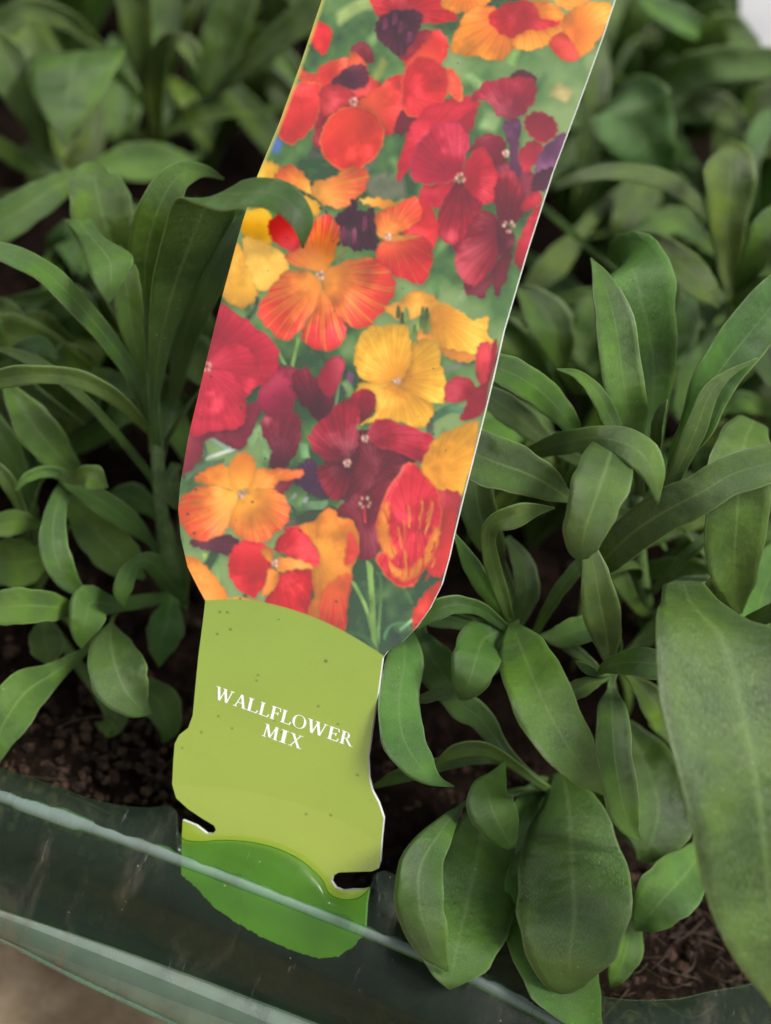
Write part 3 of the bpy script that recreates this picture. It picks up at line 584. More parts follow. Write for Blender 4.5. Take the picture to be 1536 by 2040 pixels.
# orange ruffled petal and red flower, bottom
B([(520, 1002), (620, 958), (700, 903), (742, 950), (802, 960), (823, 1080), (802, 1142), (782, 1232), (762, 1332), (752, 1450), (650, 1400), (560, 1370), (620, 1302), (612, 1180), (652, 1122), (600, 1040)], (240, 118, 36), (640, 1120), (250, 162, 40), vein=.4)
B([(660, 1272), (740, 1200), (792, 1200), (772, 1332), (754, 1450), (660, 1400)], (224, 44, 34), (700, 1180), (240, 110, 40), vein=.4, soft=3); B([(780, 1000), (822, 1080), (800, 1140), (760, 1150), (770, 1060)], (222, 60, 44), soft=3)
B([(448, 1082), (500, 1000), (560, 988), (622, 1060), (653, 1120), (632, 1162), (560, 1132), (490, 1102)], (214, 12, 28), (455, 1145), (190, 8, 26))
B([(470, 1202), (540, 1170), (612, 1180), (613, 1302), (570, 1380), (410, 1340), (440, 1262)], (224, 14, 26), (455, 1145), (200, 10, 24)); B([(266, 1092), (310, 1048), (400, 1060), (444, 1100), (442, 1160), (420, 1222), (370, 1293), (300, 1262), (258, 1202), (252, 1140)], (214, 14, 30), (455, 1145), (226, 30, 30))
for q in [[(395, 1085), (440, 1078), (446, 1136), (420, 1130)], [(465, 1122), (560, 1130), (626, 1166), (540, 1172), (468, 1182)], [(428, 1170), (472, 1190), (452, 1260), (396, 1290), (420, 1222)]]: B(q, (244, 146, 44), vein=.2, ruff=1)
stamen('b', 456, 1146, 8)
# thin yellow-green line on the left margin
le = catmull(L_EDGE, 80)
lex = np.interp(YY, le[:, 1], le[:, 0]); dm = np.clip(1 - (XX - lex) / 9., 0, 1) * (YY < 430) * .8
IMG[:] = IMG * (1 - dm[..., None]) + s2l((206, 206, 96)) * dm[..., None]
# lime panel below the arch, darker printed tab under the second arch
arch = catmull([(380, 1197), (409, 1196), (470, 1193), (520, 1199), (580, 1214), (640, 1236), (700, 1266), (763, 1306), (800, 1340)], 80)
ay = np.interp(XX, arch[:, 0], arch[:, 1])
lime = colmix(s2l((150, 175, 55)), s2l((163, 184, 50)), np.clip((YY - 1250) / 450, 0, 1)); lime = lime * (1 + .06 * fbm(XX, YY, .01, 41, 3) + .03 * fbm(XX, YY, .3, 43, 2))[..., None]
scr = (.5 + .5 * np.sin((YY * .95 - XX * .3) * 1.3)) * np.clip((1500 - YY) / 300, 0, 1) * .10; lime = lime * (1 - scr[..., None] * np.array([.9, .3, .5]))
lm = np.clip((YY - ay) / 1.5 + .5, 0, 1); IMG[:] = IMG * (1 - lm[..., None]) + lime * lm[..., None]
a2 = catmull([(300, 1560), (350, 1563), (430, 1568), (520, 1583), (610, 1606), (690, 1640), (745, 1672), (800, 1700)], 60); ay2 = np.interp(XX, a2[:, 0], a2[:, 1])
m2 = np.clip((YY - ay2) / 2 + .5, 0, 1) * .12; IMG[:] = IMG * (1 - m2[..., None]) + s2l((196, 208, 96)) * m2[..., None]
# print screen over the photograph
ps = 1 + .05 * np.sin((XX * .8 + YY * .6) * 1.15) * np.sin((YY * .8 - XX * .6) * 1.15); IMG[:] = np.where((YY < ay)[..., None], IMG * ps[..., None], IMG)
# compost dust splashed on the card
for k in range(90):
    x, y = prs.uniform(345, 1180), prs.uniform(60, 1700); r = prs.choice([1.0, 1.2, 1.4, 1.8, 2.2]) * (1.1 if y > 900 else .85)
    ix, iy = int(x - X0), int(y - Y0); s = (slice(iy - 6, iy + 7), slice(ix - 6, ix + 7)); d = np.hypot((XX[s] - x) * prs.uniform(.6, 1.2), YY[s] - y); mk = np.clip(r - d + .5, 0, 1) * .75
    IMG[s] = IMG[s] * (1 - mk[..., None]) + np.array([.03, .022, .012]) * mk[..., None]
for (x, y, r) in [(438, 1219, 3.5), (453, 1220, 3.5), (433, 1263, 3.6), (459, 1254, 3.6), (649, 1317, 5), (634, 1407, 3.4), (514, 1345, 3), (511, 1356, 3), (712, 1544, 3.5), (610, 1622, 3.5), (659, 1624, 3.5), (435, 1427, 3.2), (363, 1490, 3), (390, 975, 4), (374, 1024, 4.5), (387, 1062, 4), (503, 1000, 4), (420, 750, 4), (578, 770, 4), (547, 790, 4.2), (480, 812, 4)]:
    ix, iy = int(x - X0), int(y - Y0); s = (slice(iy - 8, iy + 9), slice(ix - 8, ix + 9)); d = np.hypot((XX[s] - x) * .8, YY[s] - y); mk = np.clip(r * .66 - d + .5, 0, 1) * .7
    IMG[s] = IMG[s] * (1 - mk[..., None]) + np.array([.03, .03, .01]) * mk[..., None]

# ---- card mesh: a fine grid trimmed to the die-cut outline
STEP = 2
gx = np.arange(X0 + 4, X0 + GW - 4, STEP); gy = np.arange(Y0 + 4, Y0 + GH - 4, STEP)
GX, GY = np.meshgrid(gx.astype(float), gy.astype(float))
keep = in_poly(GX[:-1, :-1] + STEP / 2, GY[:-1, :-1] + STEP / 2, CARD)
cnt = np.zeros(GX.shape, int)
for dy in (0, 1):
    for dx in (0, 1): cnt[dy:dy + keep.shape[0], dx:dx + keep.shape[1]] += keep
used = cnt > 0; bnd = used & (cnt < 4)
bx, by = GX[bnd], GY[bnd]; best = np.full(bx.shape, 1e9); qx, qy = bx.copy(), by.copy()
for i in range(len(CARD)):
    (x0, y0), (x1, y1) = CARD[i], CARD[(i + 1) % len(CARD)]; l2_ = (x1 - x0) ** 2 + (y1 - y0) ** 2 + 1e-9
    s = np.clip(((bx - x0) * (x1 - x0) + (by - y0) * (y1 - y0)) / l2_, 0, 1); cx, cy = x0 + s * (x1 - x0), y0 + s * (y1 - y0)
    dd = np.hypot(bx - cx, by - cy); w = dd < best; best[w] = dd[w]; qx[w] = cx[w]; qy[w] = cy[w]
GX[bnd], GY[bnd] = qx, qy
vid = np.full(GX.shape, -1); vid[used] = np.arange(used.sum())
ux, uy = GX[used], GY[used]; verts = unproj(ux, uy, tag_depth(ux, uy))
j, i = np.nonzero(keep); faces = np.stack([vid[j, i], vid[j + 1, i], vid[j + 1, i + 1], vid[j, i + 1]], 1)
IB = np.stack([blur(IMG[..., k], 1) for k in range(3)], -1) * .55 + IMG * .45
cix = np.clip(np.round(ux - X0).astype(int), 0, GW - 1); ciy = np.clip(np.round(uy - Y0).astype(int), 0, GH - 1); cols = np.clip(IB[ciy, cix], 0, 1) * np.array([.77, .77, .77])
card_loc = unproj(550., 1900., float(tag_depth(550., 1900.)))
tag = empty('plant_label', card_loc, 'tall lime green plant label printed with red, orange and yellow wallflowers, clipped into the tray', 'plant label')
m, t_, N = new_mat('printed card'); Lk = t_.links.new
o_ = N('ShaderNodeOutputMaterial'); at = N('ShaderNodeVertexColor'); at.layer_name = 'print'; pr = N('ShaderNodeBsdfPrincipled', Roughness=.2, IOR=1.5)
tcn = N('ShaderNodeTexCoord'); nz = N('ShaderNodeTexNoise', Scale=45., Detail=4.); Lk(tcn.outputs['Object'], nz.inputs['Vector'])
Lk(maprange(t_, nz.outputs[0], .3, .75, .18, .30), pr.inputs['Roughness'])
nz2 = N('ShaderNodeTexNoise', Scale=2600., Detail=2.); Lk(tcn.outputs['Object'], nz2.inputs['Vector']); bp = N('ShaderNodeBump', Strength=.05, Distance=.0002); Lk(nz2.outputs[0], bp.inputs['Height']); Lk(bp.outputs[0], pr.inputs['Normal'])
pr.inputs['Coat Weight'].default_value = 1.; pr.inputs['Specular IOR Level'].default_value = .8; pr.inputs['Coat Roughness'].default_value = .16
Lk(at.outputs[0], pr.inputs['Base Color']); Lk(pr.outputs[0], o_.inputs[0])
card = mesh_obj('printed_card', verts, faces.tolist(), m, tag, origin=card_loc)
ca = card.data.color_attributes.new('print', 'FLOAT_COLOR', 'POINT'); ca.data.foreach_set('color', np.concatenate([cols, np.ones((len(cols), 1))], 1).ravel())
# white cut edge and plain back
cd = tag_depth(CARD[:, 0], CARD[:, 1]); fr_ = unproj(CARD[:, 0], CARD[:, 1], cd + .02); bk = unproj(CARD[:, 0] + 3.2, CARD[:, 1] - 2.4, cd + .55)
n = len(CARD); mesh_obj('cut_edge', np.concatenate([fr_, bk]), [(i, i + n, (i + 1) % n + n, (i + 1) % n) for i in range(n)], WHITE, tag, smooth=False, origin=card_loc)
from mathutils.geometry import tessellate_polygon
tris = tessellate_polygon([[Vector((x, y, 0)) for x, y in CARD]])
mesh_obj('card_back', bk, [tuple(t) for t in tris], WHITE, tag, smooth=False, origin=card_loc)

# ---- lettering: serif capitals built from strokes, laid on the card
TH, TN_ = .20, .085      # thick and thin stroke, in cap heights
def ser(x, y, w=.34): return ('q', x - w / 2, y, x + w / 2, y, .055)
GL = {  # 'q': stroke from (x0,y0) to (x1,y1) with a horizontal (or for flat ones vertical) thickness; y 0 base, 1 top; x in cap heights
 'L': (.82, [('v', .22, 0, 1, TH), ser(.22, .03), ser(.22, .97), ('q', .2, .03, .74, .03, .06), ('d', .70, .03, .78, .26, .09)]),
 'F': (.78, [('v', .22, 0, 1, TH), ser(.22, .03), ser(.22, .97), ('q', .2, .965, .70, .965, .065), ('d', .66, .96, .72, .74, .08), ('q', .25, .52, .56, .52, .06), ('d', .56, .40, .56, .64, .07)]),
 'E': (.86, [('v', .22, 0, 1, TH), ser(.22, .03), ser(.22, .97), ('q', .2, .965, .74, .965, .065), ('d', .70, .96, .76, .76, .08), ('q', .25, .52, .58, .52, .06), ('d', .58, .40, .58, .64, .07), ('q', .2, .035, .76, .035, .065), ('d', .73, .03, .80, .27, .08)]),
 'I': (.44, [('v', .22, 0, 1, TH), ser(.22, .03, .4), ser(.22, .97, .4)]),
 'A': (1.0, [('d', .16, .02, .48, 1, TN_), ('d', .82, .02, .50, 1, TH), ('q', .26, .36, .68, .36, .06), ser(.15, .03, .3), ser(.83, .03, .36)]),
 'W': (1.42, [('d', .20, 1, .44, .0, TH), ('d', .46, 0, .72, .92, TN_), ('d', .70, 1, .98, 0, TH), ('d', 1.0, 0, 1.26, 1, TN_), ser(.18, .97, .34), ser(.70, .97, .3), ser(1.28, .97, .3)]),
 'M': (1.22, [('d', .18, .0, .24, 1, TN_), ('d', .26, 1, .60, .04, TH), ('d', .60, .04, .94, 1, TN_), ('d', 1.02, 0, .96, 1, TH), ser(.17, .03, .3), ser(1.02, .03, .36), ser(.22, .97, .26), ser(.98, .97, .28)]),
 'X': (.98, [('d', .20, 1, .78, 0, TH), ('d', .18, 0, .76, 1, TN_), ser(.2, .97, .34), ser(.78, .97, .3), ser(.17, .03, .3), ser(.79, .03, .36)]),
 'R': (.98, [('v', .22, 0, 1, TH), ser(.22, .03), ser(.22, .97), ('arc', .36, .73, .30, .26, .16), ('q', .22, .968, .4, .968, .065), ('q', .22, .485, .4, .485, .06), ('d', .46, .48, .84, .0, TH), ser(.88, .03, .22)]),
 'O': (1.06, [('ring', .53, .5, .46, .52, .17)]),
}
def glyph(ch):
    w, st = GL[ch]; V, Fc = [], []
    def quad(a, b, c, d): k = len(V); V.extend([a, b, c, d]); Fc.append((k, k + 1, k + 2, k + 3))
    for s in st:
        if s[0] == 'v': _, x, y0, y1, t = s; quad((x - t / 2, y0), (x + t / 2, y0), (x + t / 2, y1), (x - t / 2, y1))
        elif s[0] == 'q': _, x0, y0, x1, y1, t = s; quad((x0, y0 - t / 2), (x1, y1 - t / 2), (x1, y1 + t / 2), (x0, y0 + t / 2))
        elif s[0] == 'd': _, x0, y0, x1, y1, t = s; quad((x0 - t / 2, y0), (x0 + t / 2, y0), (x1 + t / 2, y1), (x1 - t / 2, y1))
        else:
            _, cx, cy, rx_, ry_, t = s; a0, a1 = (0, 2 * math.pi) if s[0] == 'ring' else (-math.pi / 2, math.pi / 2); m_ = 24
            for q in range(m_):
                pts = []
                for an in (a0 + (a1 - a0) * q / m_, a0 + (a1 - a0) * (q + 1) / m_):
                    c_, s_ = math.cos(an), math.sin(an); tt = .05 + (t - .05) * abs(c_) ** 1.3
                    pts.append(((cx + rx_ * c_, cy + ry_ * s_), (cx + (rx_ - tt) * c_, cy + (ry_ - .05) * s_)))
                quad(pts[0][0], pts[1][0], pts[1][1], pts[0][1])
    return w, V, Fc
def letters(spec, org, slope, up):
    for k, (ch, x0, x1) in enumerate(spec):
        w, V, Fc = glyph(ch); P = np.array(V, float); gx0, gx1 = P[:, 0].min(), P[:, 0].max()
        ex = x0 + (P[:, 0] - gx0) / (gx1 - gx0) * (x1 - x0); xx = ex + P[:, 1] * up[0]; yy = org[1] + (ex - org[0]) * slope + P[:, 1] * up[1]
        px, py = 400 + xx / 3.657, 1150 + yy / 3.657; lay = np.repeat(np.arange(len(Fc)), 4) * .0012
        mesh_obj('letter', unproj(px, py, tag_depth(px, py) - .05 - lay), Fc, INK, tag, smooth=False, origin=card_loc)
letters([('W', 94, 226), ('A', 234, 327), ('L', 331, 413), ('L', 418, 494), ('F', 499, 570), ('L', 577, 654), ('O', 657, 757), ('W', 761, 908), ('E', 918, 1000), ('R', 1008, 1104)], (96, 884), .352, (22, -92))
letters([('M', 444, 556), ('I', 568, 622), ('X', 634, 730)], (445, 1154), .352, (22, -92))
# ------------------------------------------------------------------ plants
def build_leaf(st, crown, parent, ploc, mat=None, roll=0., cup=.34, wave=.09, arch=.085, tail=True, curl=0., nl=26, nw=9, petw=1.0):
    """st: stations base->tip (x, y, halfwidth px, depth mm) as seen; becomes a cupped blade with petiole down to the crown"""
    edges = len(st[0]) == 6            # (left x, left y, right x, right y, left depth, right depth)
    s = catmull(st, nl)
    if edges: s6 = s; s = np.stack([(s6[:, 0] + s6[:, 2]) / 2, (s6[:, 1] + s6[:, 3]) / 2, np.hypot(s6[:, 0] - s6[:, 2], s6[:, 1] - s6[:, 3]) / 2, (s6[:, 4] + s6[:, 5]) / 2], 1)
    px, py, w, d = s[:, 0], s[:, 1], np.maximum(s[:, 2], .8), s[:, 3]
    if not edges: uu_ = np.linspace(0, 1, nl); w = w * (.95 - .28 * np.clip((uu_ - .72) / .28, 0, 1) ** 1.5)
    tx, ty = np.gradient(px), np.gradient(py); k = np.ones(5) / 5
    tx = np.convolve(np.pad(tx, 2, mode='edge'), k, 'valid'); ty = np.convolve(np.pad(ty, 2, mode='edge'), k, 'valid')
    l = np.hypot(tx, ty) + 1e-9; nx_, ny_ = -ty / l, tx / l
    v = np.linspace(-1, 1, nw)[None]; u = np.linspace(0, 1, nl)[:, None]
    ph = rng.uniform(0, 6.28); ww = w[:, None] * (1 + .035 * np.sin(u * 23 + ph + v * 2) + .02 * np.sin(u * 41 + 2 * ph))
    PX = px[:, None] + nx_[:, None] * ww * v; PY = py[:, None] + ny_[:, None] * ww * v
    wm = w[:, None] * K * d[:, None]
    ln = np.hypot(np.diff(px), np.diff(py)).sum() * K * d.mean()
    if edges:
        f = (v + 1) / 2; PX = s6[:, :1] * (1 - f) + s6[:, 2:3] * f; PY = s6[:, 1:2] * (1 - f) + s6[:, 3:4] * f; d = s6[:, 4:5] * (1 - f) + s6[:, 5:6] * f
    else: d = d[:, None]
    d = d - arch * ln * np.sin(math.pi * u) + arch * ln * .5
    D = d + .55 * wm * .35 * (fbm(PX, PY, .018, int(ph * 9), 2)) + roll * wm * v + cup * wm * (1 - np.abs(v) ** 1.4) + wave * wm * (np.sin(u * 9 + ph + 1.5 * np.sign(v)) * v * v + .5 * np.sin(u * 17 + ph) * v) + curl * wm * v * v * np.sign(roll if roll else 1)
    P = unproj(PX, PY, D); rings = [P[i] for i in range(nl)]; uu = list(np.linspace(.12, 1, nl))
    if tail and crown is not None:
        c0 = P[0].mean(0); dirv = c0 - P[2].mean(0); dirv /= np.linalg.norm(dirv) + 1e-9
        dist = np.linalg.norm(crown - c0); nt_ = 9; W0 = P[0] - c0; wl = np.linalg.norm(W0, axis=1).max() + 1e-6
        c1 = c0 + dirv * dist * .3; c2 = crown + np.array([0, 0, dist * .35]); pre = []
        for q in range(nt_, 0, -1):
            t = q / nt_; c = (1 - t) ** 3 * c0 + 3 * (1 - t) ** 2 * t * c1 + 3 * (1 - t) * t * t * c2 + t ** 3 * crown
            f = (1 - t) ** 3; sc = f + (1 - f) * min(1., petw / wl); pre.append(c + W0 * sc)
        rings = pre + rings; uu = list(np.linspace(0, .11, nt_)) + uu
    n = len(rings); V = np.concatenate(rings); uv = np.stack([np.repeat(uu, nw), np.tile((np.linspace(-1, 1, nw) + 1) / 2, n)], 1)
    fc = [(i * nw + q, i * nw + q + 1, (i + 1) * nw + q + 1, (i + 1) * nw + q) for i in range(n - 1) for q in range(nw - 1)]
    o = mesh_obj('leaf', V, fc, mat or LEAF, parent, origin=ploc, uv=uv)
    md_ = o.modifiers.new('thickness', 'SOLIDIFY'); md_.thickness = .28 * MM; md_.offset = 0
    return o
ZMAP = {}
def plant(crown_px, label, leaves, stem=None, mat=None, group=None, petw=.9, dd_=0.):
    crown = on_z(*crown_px, 0.); e = empty('wallflower_plant', crown, label, 'plant', group)
    for lf in leaves:
        st = [p if len(p) == 6 else (p[0], p[1], p[2], p[3] + dd_) for p in lf if isinstance(p, tuple)]; opt = {}
        for p in lf:
            if isinstance(p, dict): opt = dict(p)
        mt = opt.pop('mat', mat)
        cr = crown + np.array([rng.uniform(-2, 2), rng.uniform(-2, 2), 2])
        if 'at' in opt: x, y, dd = opt.pop('at'); cr = unproj(float(x), float(y), float(dd))
        build_leaf(st, cr, e, crown, mt, petw=petw, **opt)
        if len(st[0]) == 6: st = [((a[0] + a[2]) / 2, (a[1] + a[3]) / 2, math.hypot(a[0] - a[2], a[1] - a[3]) / 2, a[4]) for a in st]
        for (x, y, w, d) in catmull(st, 20):
            r = int(max(w, 8) // 16) + 1
            for i in range(-r, r + 1):
                for j in range(-r, r + 1):
                    key = (int(x // 16) + i, int(y // 16) + j); ZMAP[key] = max(ZMAP.get(key, 0), d)
    if stem:
        s = catmull(stem, 16); P = unproj(s[:, 0], s[:, 1], s[:, 3]); P = np.concatenate([P, crown[None] + np.array([[0, 0, -2]])]); R = np.append(s[:, 2] * K * s[:, 3], s[-1, 2] * K * s[-1, 3])
        V, Fc = tube(P, R, 10); mesh_obj('stem', V, Fc, STEM, e, origin=crown)
    return e
G = {'mat': LEAF_GREY}
# --- upright plant to the right of the label
plant((1290, 1240), 'upright wallflower plant with tall lance-shaped leaves and one bright drooping leaf beside the label', [
 [(1262, 905, 22, 208), (1256, 850, 36, 205), (1244, 773, 43, 202), (1224, 637, 40, 200), (1200, 560, 23, 200), (1177, 514, 2, 201), dict(at=(1268, 1010, 216), cup=.3)],
 [(1296, 870, 26, 217), (1302, 728, 46, 212), (1280, 610, 72, 206), (1262, 545, 82, 204), (1245, 517, 66, 210), (1230, 530, 30, 217), dict(at=(1275, 1010, 222), cup=.15, mat=LEAF_GREY)],
 [(1232, 868, 14, 204), (1212, 826, 19, 202), (1190, 785, 17, 199), (1152, 747, 10, 197), (1109, 735, 2, 195), dict(at=(1262, 1000, 212), roll=.5)],
 [(1306, 880, 13, 203), (1310, 840, 12, 200), (1320, 812, 8, 198), (1329, 796, 2, 197), dict(at=(1272, 1000, 212), roll=-.6)],
 [(1333, 968, 11, 204), (1360, 895, 26, 201), (1392, 840, 38, 199), (1426, 752, 46, 197), (1490, 668, 52, 196), (1570, 570, 48, 196), (1650, 480, 8, 198), dict(at=(1285, 1080, 214), cup=.3, roll=-.2)],
 [(1328, 982, 12, 202), (1352, 930, 17, 198), (1383, 862, 22, 195), (1413, 785, 18, 193), (1450, 746, 9, 192), (1510, 714, 2, 192), dict(at=(1285, 1080, 212), roll=.7, cup=.1)],
 [(1060, 900, 14, 212), (1118, 884, 24, 203), (1190, 872, 24, 196), (1262, 892, 36, 192), (1300, 940, 28, 191), (1310, 1006, 2, 192), dict(at=(1040, 960, 226), cup=-.25, roll=-.3)],
 [(1222, 880, 36, 196), (1212, 918, 54, 190), (1198, 960, 60, 187), (1180, 1010, 54, 186), (1164, 1060, 44, 186), (1160, 1096, 33, 187), (1163, 1113, 16, 188), dict(at=(1262, 1040, 214), cup=-.28, wave=.03)],
 [(1208, 1112, 36, 202), (1260, 1062, 42, 198), (1330, 1016, 45, 194), (1400, 980, 43, 191), (1462, 944, 42, 190), (1540, 922, 44, 190), (1620, 900, 20, 192), dict(at=(1270, 1150, 220), cup=.12, roll=-.4)],
 [(1500, 842, 34, 208), (1484, 880, 58, 200), (1474, 940, 68, 197), (1468, 1024, 67, 198), (1462, 1138, 54, 202), (1468, 1190, 30, 206), (1474, 1230, 4, 209), dict(at=(1400, 1090, 232), cup=.25)],
 [(1136, 995, 9, 203), (1095, 968, 34, 201), (1050, 944, 46, 199), (990, 922, 56, 197), (925, 896, 48, 197), (860, 872, 8, 198), dict(at=(1262, 1060, 216), cup=.3)],
 [(1152, 868, 13, 206), (1122, 826, 26, 204), (1085, 787, 32, 202), (1037, 753, 34, 200), (980, 728, 30, 200), (915, 700, 6, 201), dict(at=(1262, 1000, 216), cup=.25)],
 [(1092, 882, 15, 216), (1035, 832, 30, 214), (975, 790, 24, 212), (930, 760, 4, 212), dict(at=(1262, 1020, 224), mat=LEAF_GREY)],
 [(1262, 1200, 12, 226), (1235, 1150, 20, 222), (1215, 1090, 14, 222), (1195, 1060, 5, 224), dict(roll=.5)],
 [(1310, 1170, 8, 222), (1370, 1105, 11, 214), (1420, 1060, 12, 212), (1460, 1010, 8, 213), dict(at=(1280, 1190, 228), cup=.1)],
], stem=[(1266, 985, 15, 209), (1268, 1060, 17, 214), (1272, 1140, 19, 222), (1284, 1220, 20, 236)], dd_=-8)
# --- small rosette close to the label
plant((1025, 1330), 'small wallflower rosette whose broad yellow-tinged leaf hangs forward, just right of the label', [
 [(1016, 1236, 9, 208), (1000, 1187, 15, 203), (983, 1130, 17, 198), (973, 1080, 15, 194), (983, 1046, 19, 191), (1028, 1028, 25, 189), (1068, 1016, 15, 189), (1105, 1012, 2, 190), dict(at=(1020, 1262, 212), roll=.2)],
 [(1008, 1236, 9, 208), (985, 1200, 14, 206), (962, 1165, 19, 203), (936, 1120, 18, 200), (904, 1062, 4, 198), dict(at=(1018, 1262, 212), cup=.4)],
 [(994, 1120, 14, 216), (975, 1075, 32, 213), (955, 1020, 38, 210), (945, 950, 30, 208), (940, 880, 6, 208), dict(at=(1022, 1250, 220))],
 [(1006, 1250, 9, 207), (965, 1218, 14, 201), (930, 1206, 17, 197), (895, 1206, 20, 195), (858, 1222, 21, 195), (824, 1256, 4, 196), dict(at=(1018, 1264, 212), roll=-.4)],
 [(1008, 1262, 8, 211), (935, 1247, 10, 210), (868, 1236, 14, 209), (830, 1240, 4, 208), dict(at=(1020, 1270, 216), cup=.1)],
 [(1023, 1246, 12, 206), (1032, 1275, 40, 200), (1048, 1315, 58, 195), (1075, 1382, 65, 189), (1124, 1475, 58, 185), (1172, 1545, 33, 184), (1206, 1585, 2, 185), dict(at=(1020, 1256, 211), cup=.16, wave=.03)],
 [(985, 1262, 26, 206), (962, 1276, 48, 201), (949, 1310, 50, 196), (937, 1350, 42, 195), (924, 1380, 24, 196), (916, 1393, 4, 197), dict(at=(1018, 1270, 213), cup=-.2, mat=LEAF_GREY)],
 [(800, 1250, 20, 204), (806, 1310, 38, 200), (794, 1400, 43, 197), (803, 1470, 45, 195), (836, 1526, 33, 195), (870, 1555, 13, 196), (904, 1567, 2, 197), dict(at=(960, 1290, 226), cup=-.1, roll=-.35, mat=LEAF_GREY)],
 [(838, 1266, 14, 213), (858, 1305, 36, 210), (888, 1352, 42, 209), (912, 1395, 22, 211), (925, 1415, 4, 213), dict(roll=.2, mat=LEAF_GREY)],
 [(925, 1368, 9, 206), (888, 1378, 12, 204), (850, 1390, 11, 203), (820, 1400, 4, 203), dict(at=(1010, 1330, 220), cup=.15)],
 [(1078, 1562, 8, 213), (1038, 1530, 11, 211), (1000, 1490, 15, 210), (958, 1432, 26, 209), (912, 1402, 30, 208), (870, 1385, 6, 208), dict(at=(1100, 1600, 216))],
 [(1066, 1556, 7, 210), (1020, 1522, 10, 206), (975, 1496, 14, 204), (930, 1492, 16, 203), (895, 1504, 13, 203), (866, 1524, 3, 204), dict(at=(1100, 1600, 216), roll=-.6)],
 [(1060, 1552, 6, 213), (1010, 1520, 9, 212), (960, 1510, 12, 210), (900, 1518, 14, 209), (800, 1545, 16, 209), (740, 1570, 4, 210), dict(at=(1100, 1600, 217), roll=-.5)],
 [(1030, 1240, 14, 216), (1050, 1180, 26, 214), (1040, 1120, 22, 214), (1010, 1070, 10, 216), dict(mat=LEAF_GREY)],
 [(1068, 1258, 8, 215), (1107, 1187, 14, 209), (1150, 1132, 15, 205), (1180, 1100, 8, 204), dict(cup=.1)],
], stem=[(1017, 1244, 11, 204), (1024, 1290, 12, 214), (1026, 1320, 12, 232)], dd_=-6)
# --- low rosette between the two
plant((1232, 1440), 'low wallflower rosette of slim leaves tucked under the upright plant', [
 [(1213, 1322, 8, 207), (1207, 1262, 34, 204), (1196, 1205, 39, 201), (1187, 1150, 30, 199), (1177, 1100, 18, 198), (1172, 1070, 3, 198), dict(at=(1216, 1345, 213), cup=.28)],
 [(1192, 1341, 5, 204), (1216, 1326, 18, 201), (1262, 1319, 29, 198), (1316, 1325, 32, 197), (1370, 1340, 20, 198), (1410, 1355, 4, 200), dict(at=(1210, 1345, 211), roll=-.3)],
 [(1217, 1372, 8, 206), (1219, 1415, 32, 202), (1225, 1510, 38, 198), (1240, 1600, 35, 197), (1256, 1650, 21, 198), (1279, 1675, 2, 199), dict(at=(1215, 1350, 212), cup=.3)],
 [(1198, 1342, 6, 206), (1172, 1334, 10, 204), (1146, 1317, 2, 203), dict(at=(1212, 1350, 211))],
 [(1196, 1356, 7, 208), (1164, 1368, 19, 206), (1132, 1382, 17, 206), (1104, 1398, 3, 207), dict(at=(1212, 1350, 212))],
 [(1200, 1246, 28, 211), (1150, 1256, 29, 209), (1112, 1268, 23, 209), (1076, 1265, 4, 210), dict(at=(1218, 1330, 219), roll=.3, mat=LEAF_GREY)],
 [(1190, 1335, 9, 212), (1150, 1300, 12, 212), (1105, 1275, 9, 213), dict(at=(1212, 1350, 214))],
 [(1260, 1350, 10, 214), (1300, 1395, 30, 214), (1330, 1440, 34, 216), (1350, 1490, 10, 218)],
], stem=[(1215, 1345, 9, 206), (1222, 1390, 10, 222)], dd_=-8)
# --- big foreground leaves
plant((1600, 1330), 'wallflower plant with one very large soft grey-green leaf hanging over the tray corner', [
 [(1316, 1202, 1430, 1196, 181, 183), (1308, 1222, 1490, 1236, 175, 178), (1307, 1290, 1575, 1270, 171, 173), (1315, 1400, 1628, 1380, 168, 170), (1345, 1520, 1650, 1500, 165, 167), (1376, 1640, 1660, 1640, 164, 166), (1408, 1790, 1655, 1790, 165, 166), (1456, 1900, 1640, 1900, 166, 167), (1520, 1985, 1610, 1985, 168, 168), (1558, 2030, 1563, 2030, 169, 169), dict(cup=.14, wave=.06, arch=.02, mat=LEAF_GREY)],
 [(1540, 1220, 20, 188), (1600, 1200, 50, 184), (1680, 1220, 50, 184), (1740, 1250, 6, 186)],
 [(1500, 1250, 30, 200), (1520, 1180, 44, 205), (1545, 1120, 40, 208), (1560, 1060, 8, 210), dict(mat=LEAF_GREY)],
])
